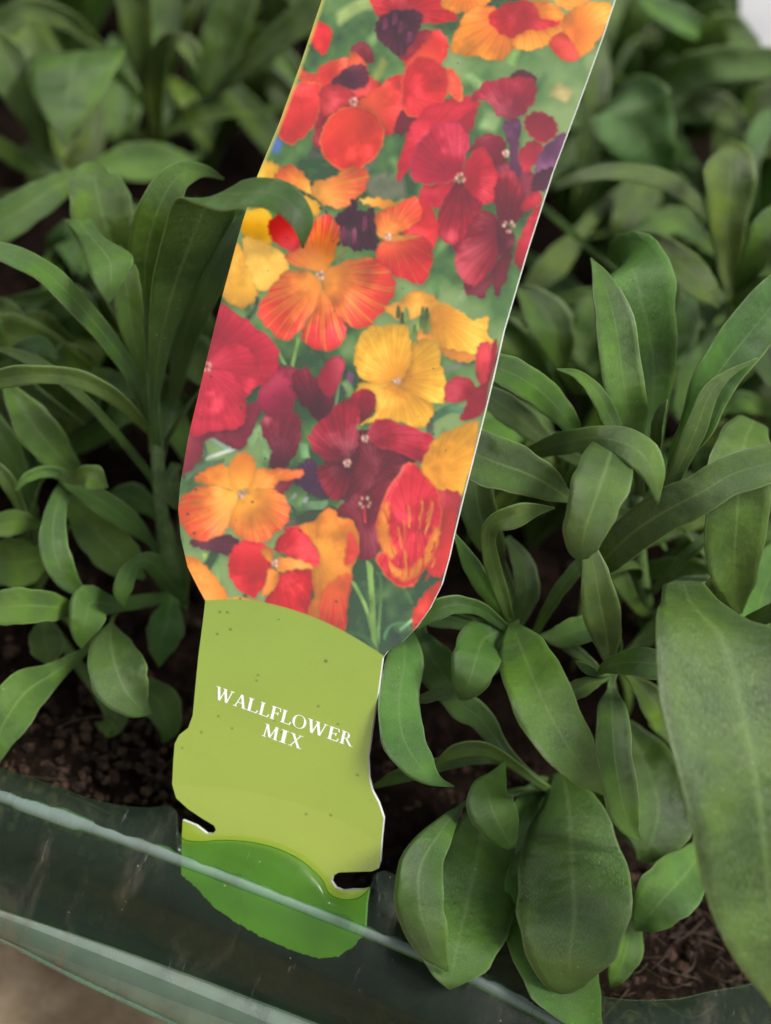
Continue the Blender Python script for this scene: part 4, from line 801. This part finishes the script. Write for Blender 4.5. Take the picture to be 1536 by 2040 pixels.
plant((1110, 1620), 'spreading wallflower seedling with broad oval leaves drooping over the front rim', [
 [(1118, 1540, 20, 210), (1130, 1580, 48, 206), (1137, 1650, 88, 200), (1140, 1740, 117, 193), (1144, 1825, 117, 187), (1134, 1903, 95, 184), (1137, 1955, 56, 184), (1150, 1986, 6, 186), dict(at=(1090, 1575, 214), cup=-.14, wave=.14, mat=LEAF_GREY)],
 [(1062, 1680, 16, 202), (1060, 1750, 58, 197), (1084, 1850, 82, 191), (1120, 1940, 80, 187), (1158, 2012, 50, 186), (1205, 2072, 4, 187), dict(at=(1090, 1590, 215), cup=.1, wave=.08)],
 [(970, 1610, 30, 207), (952, 1700, 82, 200), (930, 1800, 100, 193), (908, 1900, 82, 186), (898, 1950, 38, 184), (895, 1970, 4, 184), dict(at=(1080, 1580, 214), cup=.15, mat=LEAF_GREY)],
 [(918, 1608, 5, 193), (880, 1655, 26, 187), (838, 1728, 47, 182), (838, 1812, 50, 180), (862, 1886, 35, 180), (892, 1934, 4, 182), dict(at=(950, 1620, 207), cup=-.3, roll=.45)],
 [(1020, 1690, 8, 193), (1004, 1660, 34, 189), (985, 1622, 49, 187), (974, 1585, 46, 189), (990, 1550, 22, 194), (1007, 1515, 2, 197), dict(tail=False, cup=-.2)],
 [(1400, 1690, 24, 205), (1365, 1742, 58, 201), (1322, 1788, 62, 199), (1286, 1832, 38, 200), (1266, 1853, 4, 202), dict(at=(1150, 1600, 218), mat=LEAF_GREY)],
 [(1250, 1450, 20, 218), (1290, 1530, 66, 212), (1312, 1610, 84, 207), (1295, 1680, 56, 205), (1270, 1718, 5, 206), dict(at=(1130, 1580, 220), mat=LEAF_GREY)],
 [(1258, 1810, 14, 206), (1248, 1890, 36, 202), (1228, 1945, 20, 202), (1216, 1968, 2, 203), dict(at=(1120, 1620, 216))],
 [(1070, 1560, 8, 214), (1055, 1590, 22, 212), (1040, 1640, 36, 210), (1020, 1700, 30, 209), (1010, 1740, 4, 209)],
 [(1180, 1560, 18, 216), (1240, 1600, 40, 214), (1280, 1660, 40, 212), (1310, 1730, 8, 212)],
], petw=1.3)
# --- left plant, leaf reaching over the label
plant((348, 1240), 'tall wallflower plant left of the label, one twisted leaf arching across the printed flowers', [
 [(298, 800, 316, 800, 208, 208), (296, 677, 345, 677, 203, 204), (302, 570, 392, 570, 196, 199), (322, 478, 438, 482, 187, 193), (349, 398, 468, 425, 178.5, 188), (392, 406, 470, 372, 173, 179), (440, 420, 500, 357, 171, 175), (490, 412, 545, 356, 170, 172), (541, 418, 585, 370, 170, 170), (578, 447, 614, 405, 170.5, 169.5), (594, 474, 624, 442, 171.5, 170.5), (601, 494, 604, 494, 173, 173), dict(at=(312, 900, 212), cup=-.1, wave=.1, arch=0, nl=56, nw=13, mat=LEAF_GREY)],
 [(298, 690, 14, 212), (288, 600, 24, 209), (292, 500, 38, 204), (318, 410, 43, 199), (355, 352, 30, 198), (402, 340, 17, 201), (445, 356, 4, 205), dict(at=(308, 880, 214), cup=.2, roll=.2)],
 [(282, 740, 12, 210), (262, 650, 26, 207), (252, 570, 30, 205), (245, 520, 20, 205), (240, 488, 2, 206), dict(at=(305, 880, 213), cup=.2)],
 [(128, 440, 180, 437, 208, 208), (158, 476, 208, 474, 202, 202), (171, 528, 264, 511, 196, 197), (192, 572, 250, 552, 194, 195), (215, 604, 218, 604, 195, 195), dict(at=(290, 800, 216), cup=-.15, arch=0, wave=.04)],
 [(268, 660, 24, 222), (232, 520, 60, 217), (200, 410, 64, 214), (190, 352, 52, 216), (200, 330, 20, 222), dict(at=(305, 900, 224))],
 [(292, 822, 10, 212), (258, 738, 16, 209), (214, 675, 20, 206), (150, 600, 24, 202), (82, 537, 23, 199), (0, 500, 21, 198), (-90, 490, 4, 200), dict(at=(310, 920, 214), roll=.4, cup=.3)],
 [(170, 342, 12, 246), (110, 376, 30, 240), (40, 420, 40, 236), (-50, 475, 40, 234), (-130, 540, 6, 236), dict(mat=LEAF_GREY, at=(250, 700, 240))],
 [(302, 862, 7, 211), (235, 797, 16, 206), (165, 758, 19, 202), (82, 746, 19, 200), (0, 756, 22, 200), (-70, 780, 4, 202), dict(at=(312, 920, 214), roll=-.5, cup=.3)],
 [(0, 742, 10, 216), (38, 703, 19, 211), (80, 688, 19, 210), (114, 716, 6, 212), dict(roll=-.6, mat=LEAF_GREY)],
 [(300, 948, 8, 214), (222, 852, 9, 211), (140, 770, 11, 209), (60, 716, 14, 209), (-20, 690, 4, 210), dict(at=(316, 1000, 218), cup=.1)],
 [(345, 800, 8, 222), (372, 655, 32, 216), (418, 545, 38, 212), (458, 475, 26, 210), (490, 425, 4, 210), dict(at=(315, 900, 222), mat=LEAF_GREY)],
 [(335, 872, 5, 214), (362, 828, 5, 212), (398, 776, 2, 210), dict(at=(318, 980, 218))],
 [(345, 935, 12, 214), (338, 968, 22, 211), (350, 1003, 12, 211), (358, 1015, 3, 212)],
 [(300, 1080, 8, 217), (262, 1042, 22, 214), (200, 998, 25, 212), (140, 962, 14, 212), (110, 950, 3, 213), dict(at=(325, 1130, 222), roll=.3)],
 [(364, 1192, 8, 216), (340, 1160, 20, 211), (302, 1120, 22, 206), (270, 1122, 12, 204), (252, 1150, 20, 202), (243, 1182, 19, 202), (248, 1208, 2, 203), dict(cup=-.2)],
 [(342, 1196, 14, 220), (332, 1245, 38, 217), (321, 1290, 28, 217), (317, 1328, 3, 218), dict(mat=LEAF_GREY)],
 [(300, 1010, 18, 226), (262, 990, 30, 224), (225, 990, 14, 224), (200, 1000, 3, 225), dict(mat=LEAF_GREY)],
 [(300, 1195, 14, 216), (225, 1205, 18, 210), (182, 1200, 38, 205), (172, 1232, 38, 202), (162, 1268, 21, 202), (163, 1292, 2, 203), dict(cup=-.1, mat=LEAF_GREY)],
], stem=[(300, 745, 10, 209), (311, 850, 13, 211), (318, 980, 14, 215), (334, 1130, 16, 222)])
plant((60, 1210), 'leafy wallflower plant with a glossy oval leaf hanging above the bare compost', [
 [(160, 950, 12, 218), (112, 902, 36, 214), (68, 848, 42, 210), (28, 790, 22, 209), (0, 750, 3, 210)],
 [(110, 942, 10, 213), (142, 957, 9, 209), (168, 946, 20, 206), (190, 955, 27, 205), (215, 971, 2, 206)],
 [(130, 945, 10, 213), (90, 940, 12, 209), (54, 952, 10, 207), (30, 978, 3, 207), dict(roll=-.5)],
 [(132, 962, 14, 214), (116, 1002, 20, 209), (105, 1060, 28, 205), (116, 1122, 31, 204), (150, 1170, 18, 206), (196, 1196, 2, 208), dict(cup=.2)],
 [(140, 1000, 20, 220), (198, 1066, 47, 216), (250, 1120, 40, 215), (288, 1152, 5, 216), dict(mat=LEAF_GREY)],
 [(142, 1216, 14, 207), (112, 1210, 28, 204), (60, 1207, 36, 201), (0, 1210, 36, 200), (-80, 1216, 4, 201), dict(at=(170, 1230, 214), roll=.2)],
 [(90, 1240, 14, 216), (90, 1268, 34, 213), (96, 1300, 32, 212), (102, 1327, 3, 213), dict(mat=LEAF_GREY)],
 [(222, 1241, 4, 209), (221, 1280, 42, 205), (232, 1332, 61, 201), (252, 1378, 53, 200), (280, 1410, 26, 201), (303, 1422, 2, 202), dict(at=(250, 1210, 218), cup=.22)],
 [(168, 1298, 7, 212), (112, 1338, 22, 207), (52, 1378, 46, 202), (8, 1440, 46, 199), (-12, 1500, 24, 199), (-14, 1545, 4, 200), dict(at=(210, 1260, 220), roll=-.3)],
 [(90, 1112, 20, 222), (48, 1120, 50, 220), (0, 1122, 46, 219), (-60, 1130, 6, 220), dict(mat=LEAF_GREY)],
 [(78, 1045, 8, 218), (40, 1040, 24, 215), (0, 1046, 25, 214), (-60, 1060, 4, 215)],
 [(270, 1360, 20, 218), (320, 1400, 38, 216), (335, 1450, 24, 216), (325, 1480, 3, 217), dict(mat=LEAF_GREY)],
 [(190, 1370, 12, 220), (230, 1420, 24, 219), (215, 1450, 20, 219), (190, 1440, 3, 220)],
 [(60, 1000, 12, 222), (20, 900, 26, 218), (-20, 840, 24, 216), (-60, 790, 3, 216)],
 [(40, 1010, 10, 215), (15, 960, 16, 212), (-20, 925, 14, 210), (-60, 905, 3, 210)],
])
# --- back rows, out of focus
BK = LEAF_BACK
plant((300, 330), 'blurred wallflower plant behind the tall one, a wide pale leaf folded forward to a point', [
 [(62, 112, 250, 92, 266, 268), (52, 132, 246, 110, 254, 256), (62, 180, 214, 172, 251, 252), (92, 238, 176, 228, 250, 250), (128, 289, 132, 289, 251, 251), dict(at=(300, 250, 290), cup=-.08, arch=0, wave=.04)],
 [(287, 172, 8, 268), (277, 90, 30, 262), (266, 0, 38, 256), (258, -80, 36, 252), (255, -140, 5, 252)],
 [(312, 262, 13, 276), (308, 170, 22, 268), (325, 92, 18, 262), (358, 82, 20, 258), (384, 108, 19, 257), (396, 152, 2, 258)],
 [(432, 184, 8, 272), (500, 122, 23, 266), (570, 62, 31, 262), (640, 2, 31, 258), (715, -62, 4, 256), dict(at=(330, 280, 300), roll=-.2)],
 [(362, 78, 10, 284), (386, 18, 15, 280), (414, -50, 12, 278), (430, -90, 3, 278)],
 [(315, 270, 8, 282), (388, 236, 18, 278), (450, 222, 13, 277), (516, 228, 3, 278)],
 [(420, 190, 26, 300), (446, 70, 46, 296), (472, -30, 46, 292), (490, -110, 5, 290)],
 [(240, 260, 30, 296), (240, 180, 48, 298), (230, 110, 30, 300), (225, 70, 4, 302)],
 [(380, 320, 10, 280), (330, 322, 36, 272), (262, 322, 40, 268), (200, 332, 20, 266), (160, 345, 3, 266), dict(mat=LEAF_GREY)],
 [(350, 170, 14, 292), (372, 200, 22, 290), (400, 260, 18, 290), (420, 300, 3, 292)],
 [(400, 120, 18, 304), (520, 250, 30, 300), (560, 300, 26, 300), (590, 340, 3, 300)],
 [(330, 250, 16, 304), (300, 120, 40, 310), (330, 30, 44, 312), (340, -60, 6, 312)],
], mat=BK)
plant((70, 400), 'blurred wallflower plant with arching olive leaves beside the one with the folded pale leaf', [
 [(222, 108, 5, 285), (182, 80, 13, 280), (130, 40, 22, 274), (60, 22, 28, 270), (0, 52, 28, 268), (-60, 90, 4, 268), dict(roll=-.3)],
 [(98, 330, 12, 274), (72, 245, 27, 268), (42, 180, 42, 264), (8, 110, 42, 262), (-30, 40, 5, 262)],
 [(85, 348, 9, 272), (40, 320, 19, 268), (-10, 285, 17, 266), (-70, 260, 3, 266)],
 [(110, 360, 14, 280), (170, 300, 30, 280), (190, 240, 24, 284), (200, 200, 3, 286)],
 [(60, 380, 10, 276), (20, 400, 22, 274), (-30, 410, 20, 272), (-80, 420, 3, 272)],
 [(130, 320, 12, 300), (110, 200, 40, 304), (60, 80, 44, 306), (40, -20, 6, 308)],
 [(90, 330, 20, 262), (110, 350, 24, 262), (70, 380, 20, 262), (40, 390, 3, 262)],
], mat=BK)
plant((1330, 470), 'blurred wallflower plant behind the upright one, with a thin leaf arching level', [
 [(1098, 376, 8, 238), (1165, 349, 14, 236), (1240, 342, 18, 236), (1320, 358, 20, 237), (1376, 396, 17, 239), (1400, 434, 3, 241), dict(tail=False, roll=-.7, cup=.1)],
 [(1310, 350, 40, 278), (1292, 300, 62, 272), (1265, 245, 84, 266), (1248, 200, 84, 264), (1230, 182, 50, 272), dict(mat=LEAF_GREY)],
 [(1230, 480, 12, 242), (1298, 488, 27, 234), (1358, 528, 36, 230), (1404, 575, 30, 228), (1433, 614, 3, 229), dict(roll=-.2, at=(1220, 560, 262))],
 [(1190, 510, 6, 248), (1132, 456, 8, 244), (1082, 412, 7, 242), (1050, 380, 3, 242)],
 [(1190, 740, 20, 240), (1180, 690, 50, 236), (1200, 625, 50, 234), (1225, 580, 8, 234), dict(mat=LEAF_GREY)],
 [(1120, 730, 16, 236), (1108, 680, 42, 232), (1088, 628, 46, 230), (1048, 585, 22, 230), (1020, 570, 3, 231)],
 [(1250, 430, 30, 272), (1262, 400, 42, 274), (1290, 370, 40, 278), (1310, 350, 6, 282)],
 [(1330, 720, 14, 240), (1360, 660, 32, 238), (1372, 610, 22, 238), (1380, 580, 3, 239), dict(mat=LEAF_GREY)],
 [(1150, 470, 16, 268), (1110, 520, 30, 262), (1070, 560, 24, 260), (1040, 600, 4, 260)],
 [(1150, 400, 12, 284), (1180, 250, 26, 280), (1190, 130, 26, 278), (1200, 60, 4, 278)],
 [(1400, 480, 14, 270), (1350, 440, 28, 268), (1300, 450, 26, 266), (1250, 470, 4, 266)],
], mat=BK)
plant((1490, 640), 'blurred wallflower plant with an upright spoon-shaped ribbed leaf behind the drooping one', [
 [(1456, 580, 14, 236), (1450, 510, 28, 234), (1450, 430, 43, 231), (1456, 345, 56, 228), (1452, 300, 38, 230), (1440, 282, 10, 236), dict(cup=.4)],
 [(1478, 572, 14, 232), (1508, 505, 32, 226), (1542, 445, 36, 223), (1590, 380, 4, 223)],
 [(1470, 560, 12, 238), (1500, 582, 36, 228), (1548, 590, 42, 224), (1600, 600, 6, 224), dict(cup=-.2)],
 [(1500, 640, 12, 240), (1520, 700, 30, 234), (1560, 760, 30, 232), (1590, 800, 4, 232)],
 [(1400, 700, 12, 246), (1380, 740, 24, 242), (1360, 800, 20, 240), (1350, 840, 3, 240), dict(mat=LEAF_GREY)],
 [(1530, 820, 12, 244), (1480, 800, 22, 240), (1430, 810, 18, 238), (1390, 840, 3, 238)],
], mat=BK)
plant((1400, 230), 'blurred wallflower plant in the far row beside the blank white label', [
 [(1292, 192, 10, 288), (1365, 152, 40, 282), (1440, 128, 38, 279), (1536, 125, 33, 277), (1620, 135, 4, 277), dict(roll=.2)],
 [(1432, 88, 6, 300), (1405, 68, 20, 298), (1350, 35, 28, 296), (1300, 8, 20, 296), (1260, -20, 3, 296), dict(mat=LEAF_GREY)],
 [(1236, 80, 16, 312), (1270, 30, 30, 308), (1310, -30, 32, 306), (1350, -80, 5, 306)],
 [(1390, 110, 14, 296), (1440, 66, 44, 290), (1490, 84, 26, 288), (1520, 110, 4, 288)],
 [(1480, 260, 14, 292), (1440, 220, 34, 296), (1390, 210, 30, 300), (1350, 225, 4, 304)],
 [(1500, 260, 12, 286), (1530, 210, 30, 284), (1570, 180, 26, 284), (1620, 170, 4, 284)],
 [(1500, 330, 12, 270), (1505, 285, 24, 272), (1530, 240, 22, 274), (1560, 210, 3, 276), dict(mat=LEAF_GREY)],
 [(1220, 140, 14, 320), (1240, 60, 30, 322), (1230, -10, 30, 322), (1220, -70, 5, 322)],
], mat=BK)

# --- fillers: further plants of the same rows, kept behind everything above
def filler(px, py, n, hmin, hmax, label, group):
    crown = on_z(px, py, 0.); e = empty('wallflower_plant', crown, label, 'plant', group); made = 0; tries = 0
    while made < n and tries < n * 6:
        tries += 1; a = rng.uniform(0, 6.28); ln = rng.uniform(20, 48); up = rng.uniform(hmin, hmax)
        tip = crown + np.array([math.cos(a) * ln, math.sin(a) * ln, up * rng.uniform(.35, 1.0)]); mid = crown + np.array([math.cos(a) * ln * .45, math.sin(a) * ln * .45, up])
        bs = crown + np.array([math.cos(a) * 4, math.sin(a) * 4, up * .45]); P = catmull([bs, (bs + mid) / 2 + [0, 0, up * .08], mid, tip], 6)
        x, y, d = project(P); ok = True
        for q in range(6):
            lim = 0
            for i in (-2, 0, 2):
                for j in (-2, 0, 2): lim = max(lim, ZMAP.get((int(x[q] // 16) + i, int(y[q] // 16) + j), 0))
            if d[q] < max(lim + 4, 209 + max(0, 700 - y[q]) * .055): ok = False
            if 320 < x[q] < 790 and y[q] > 1380: ok = False
            if y[q] > 1380 and (x[q] < 420 or x[q] > 1330): ok = False
            if (P[q] - rimA) @ TN < 8: ok = False
        if not ok: continue
        wm = rng.uniform(3.6, 5.8) ; prof = [.25, .7, 1., .92, .6, .05]
        st = [(x[q], y[q], wm * prof[q] / (K * d[q]) * rng.uniform(.7, 1.), d[q]) for q in range(6)]
        build_leaf(st, crown + np.array([0, 0, 1.]), e, crown, rng.choice([LEAF, LEAF_GREY, LEAF_BACK]), roll=rng.uniform(-.6, .6), nl=16, nw=7); made += 1
    if made == 0: bpy.data.objects.remove(e)
for (px, py) in [(450, 700), (120, 640), (230, 900), (420, 350), (120, 250), (620, 300), (1150, 850), (1420, 900), (1120, 560), (1050, 1100), (1420, 1250), (1290, 330), (1500, 430), (1350, 620), (420, 1000), (60, 1000), (1480, 1060), (1180, 380),
                 (300, 100), (560, 60), (1180, 120), (1330, 60), (1500, 60), (20, 60), (450, -120), (1000, -60), (1300, -150), (150, -100), (-120, 500), (-140, 950), (1650, 700), (1680, 1000), (1620, 200), (800, 500), (760, 900), (1340, 1480)]:
    lb = ('young wallflower plant mostly hidden behind the printed label' if 380 < px < 1060 and py > 0 else 'young wallflower plant deep in shade among the stems left of the label' if px <= 380 and py > 420 else 'young wallflower plant in the far blurred row left of the label' if px <= 470 else
          'young wallflower plant deep in shade among the stems right of the label' if py > 420 else 'young wallflower plant in the far blurred row right of the label')
    filler(float(px), float(py), 17, 26, 72, lb, 'wallflower plants filling the tray')

# --- blank white label far behind
wl = unproj(1530., 60., 300.); e = empty('blank_label', on_z(1540., 330., 0.), 'blank white plastic label, out of focus among the far leaves', 'plant label'); el_ = np.array(on_z(1540., 330., 0.))
oc = [(1474, -120), (1474, 20), (1478, 56), (1490, 80), (1512, 92), (1545, 96), (1600, 96), (1600, -120)]
P = np.array([unproj(float(x), float(y), 300.) for x, y in oc]); nf = len(P)
mesh_obj('card', np.concatenate([P, P + F * .8]), [tuple(range(nf)), tuple(range(nf, 2 * nf))[::-1]] + [(i, i + nf, (i + 1) % nf + nf, (i + 1) % nf) for i in range(nf)], LABELW, e, smooth=False, origin=el_)
a, b = unproj(1545., 96., 300.4), on_z(1540., 330., 0.); V, Fc = tube([a, (a + b) / 2, b - np.array([0, 0, 3])], 1.6, 6); mesh_obj('stake', V, Fc, LABELW, e, origin=el_)
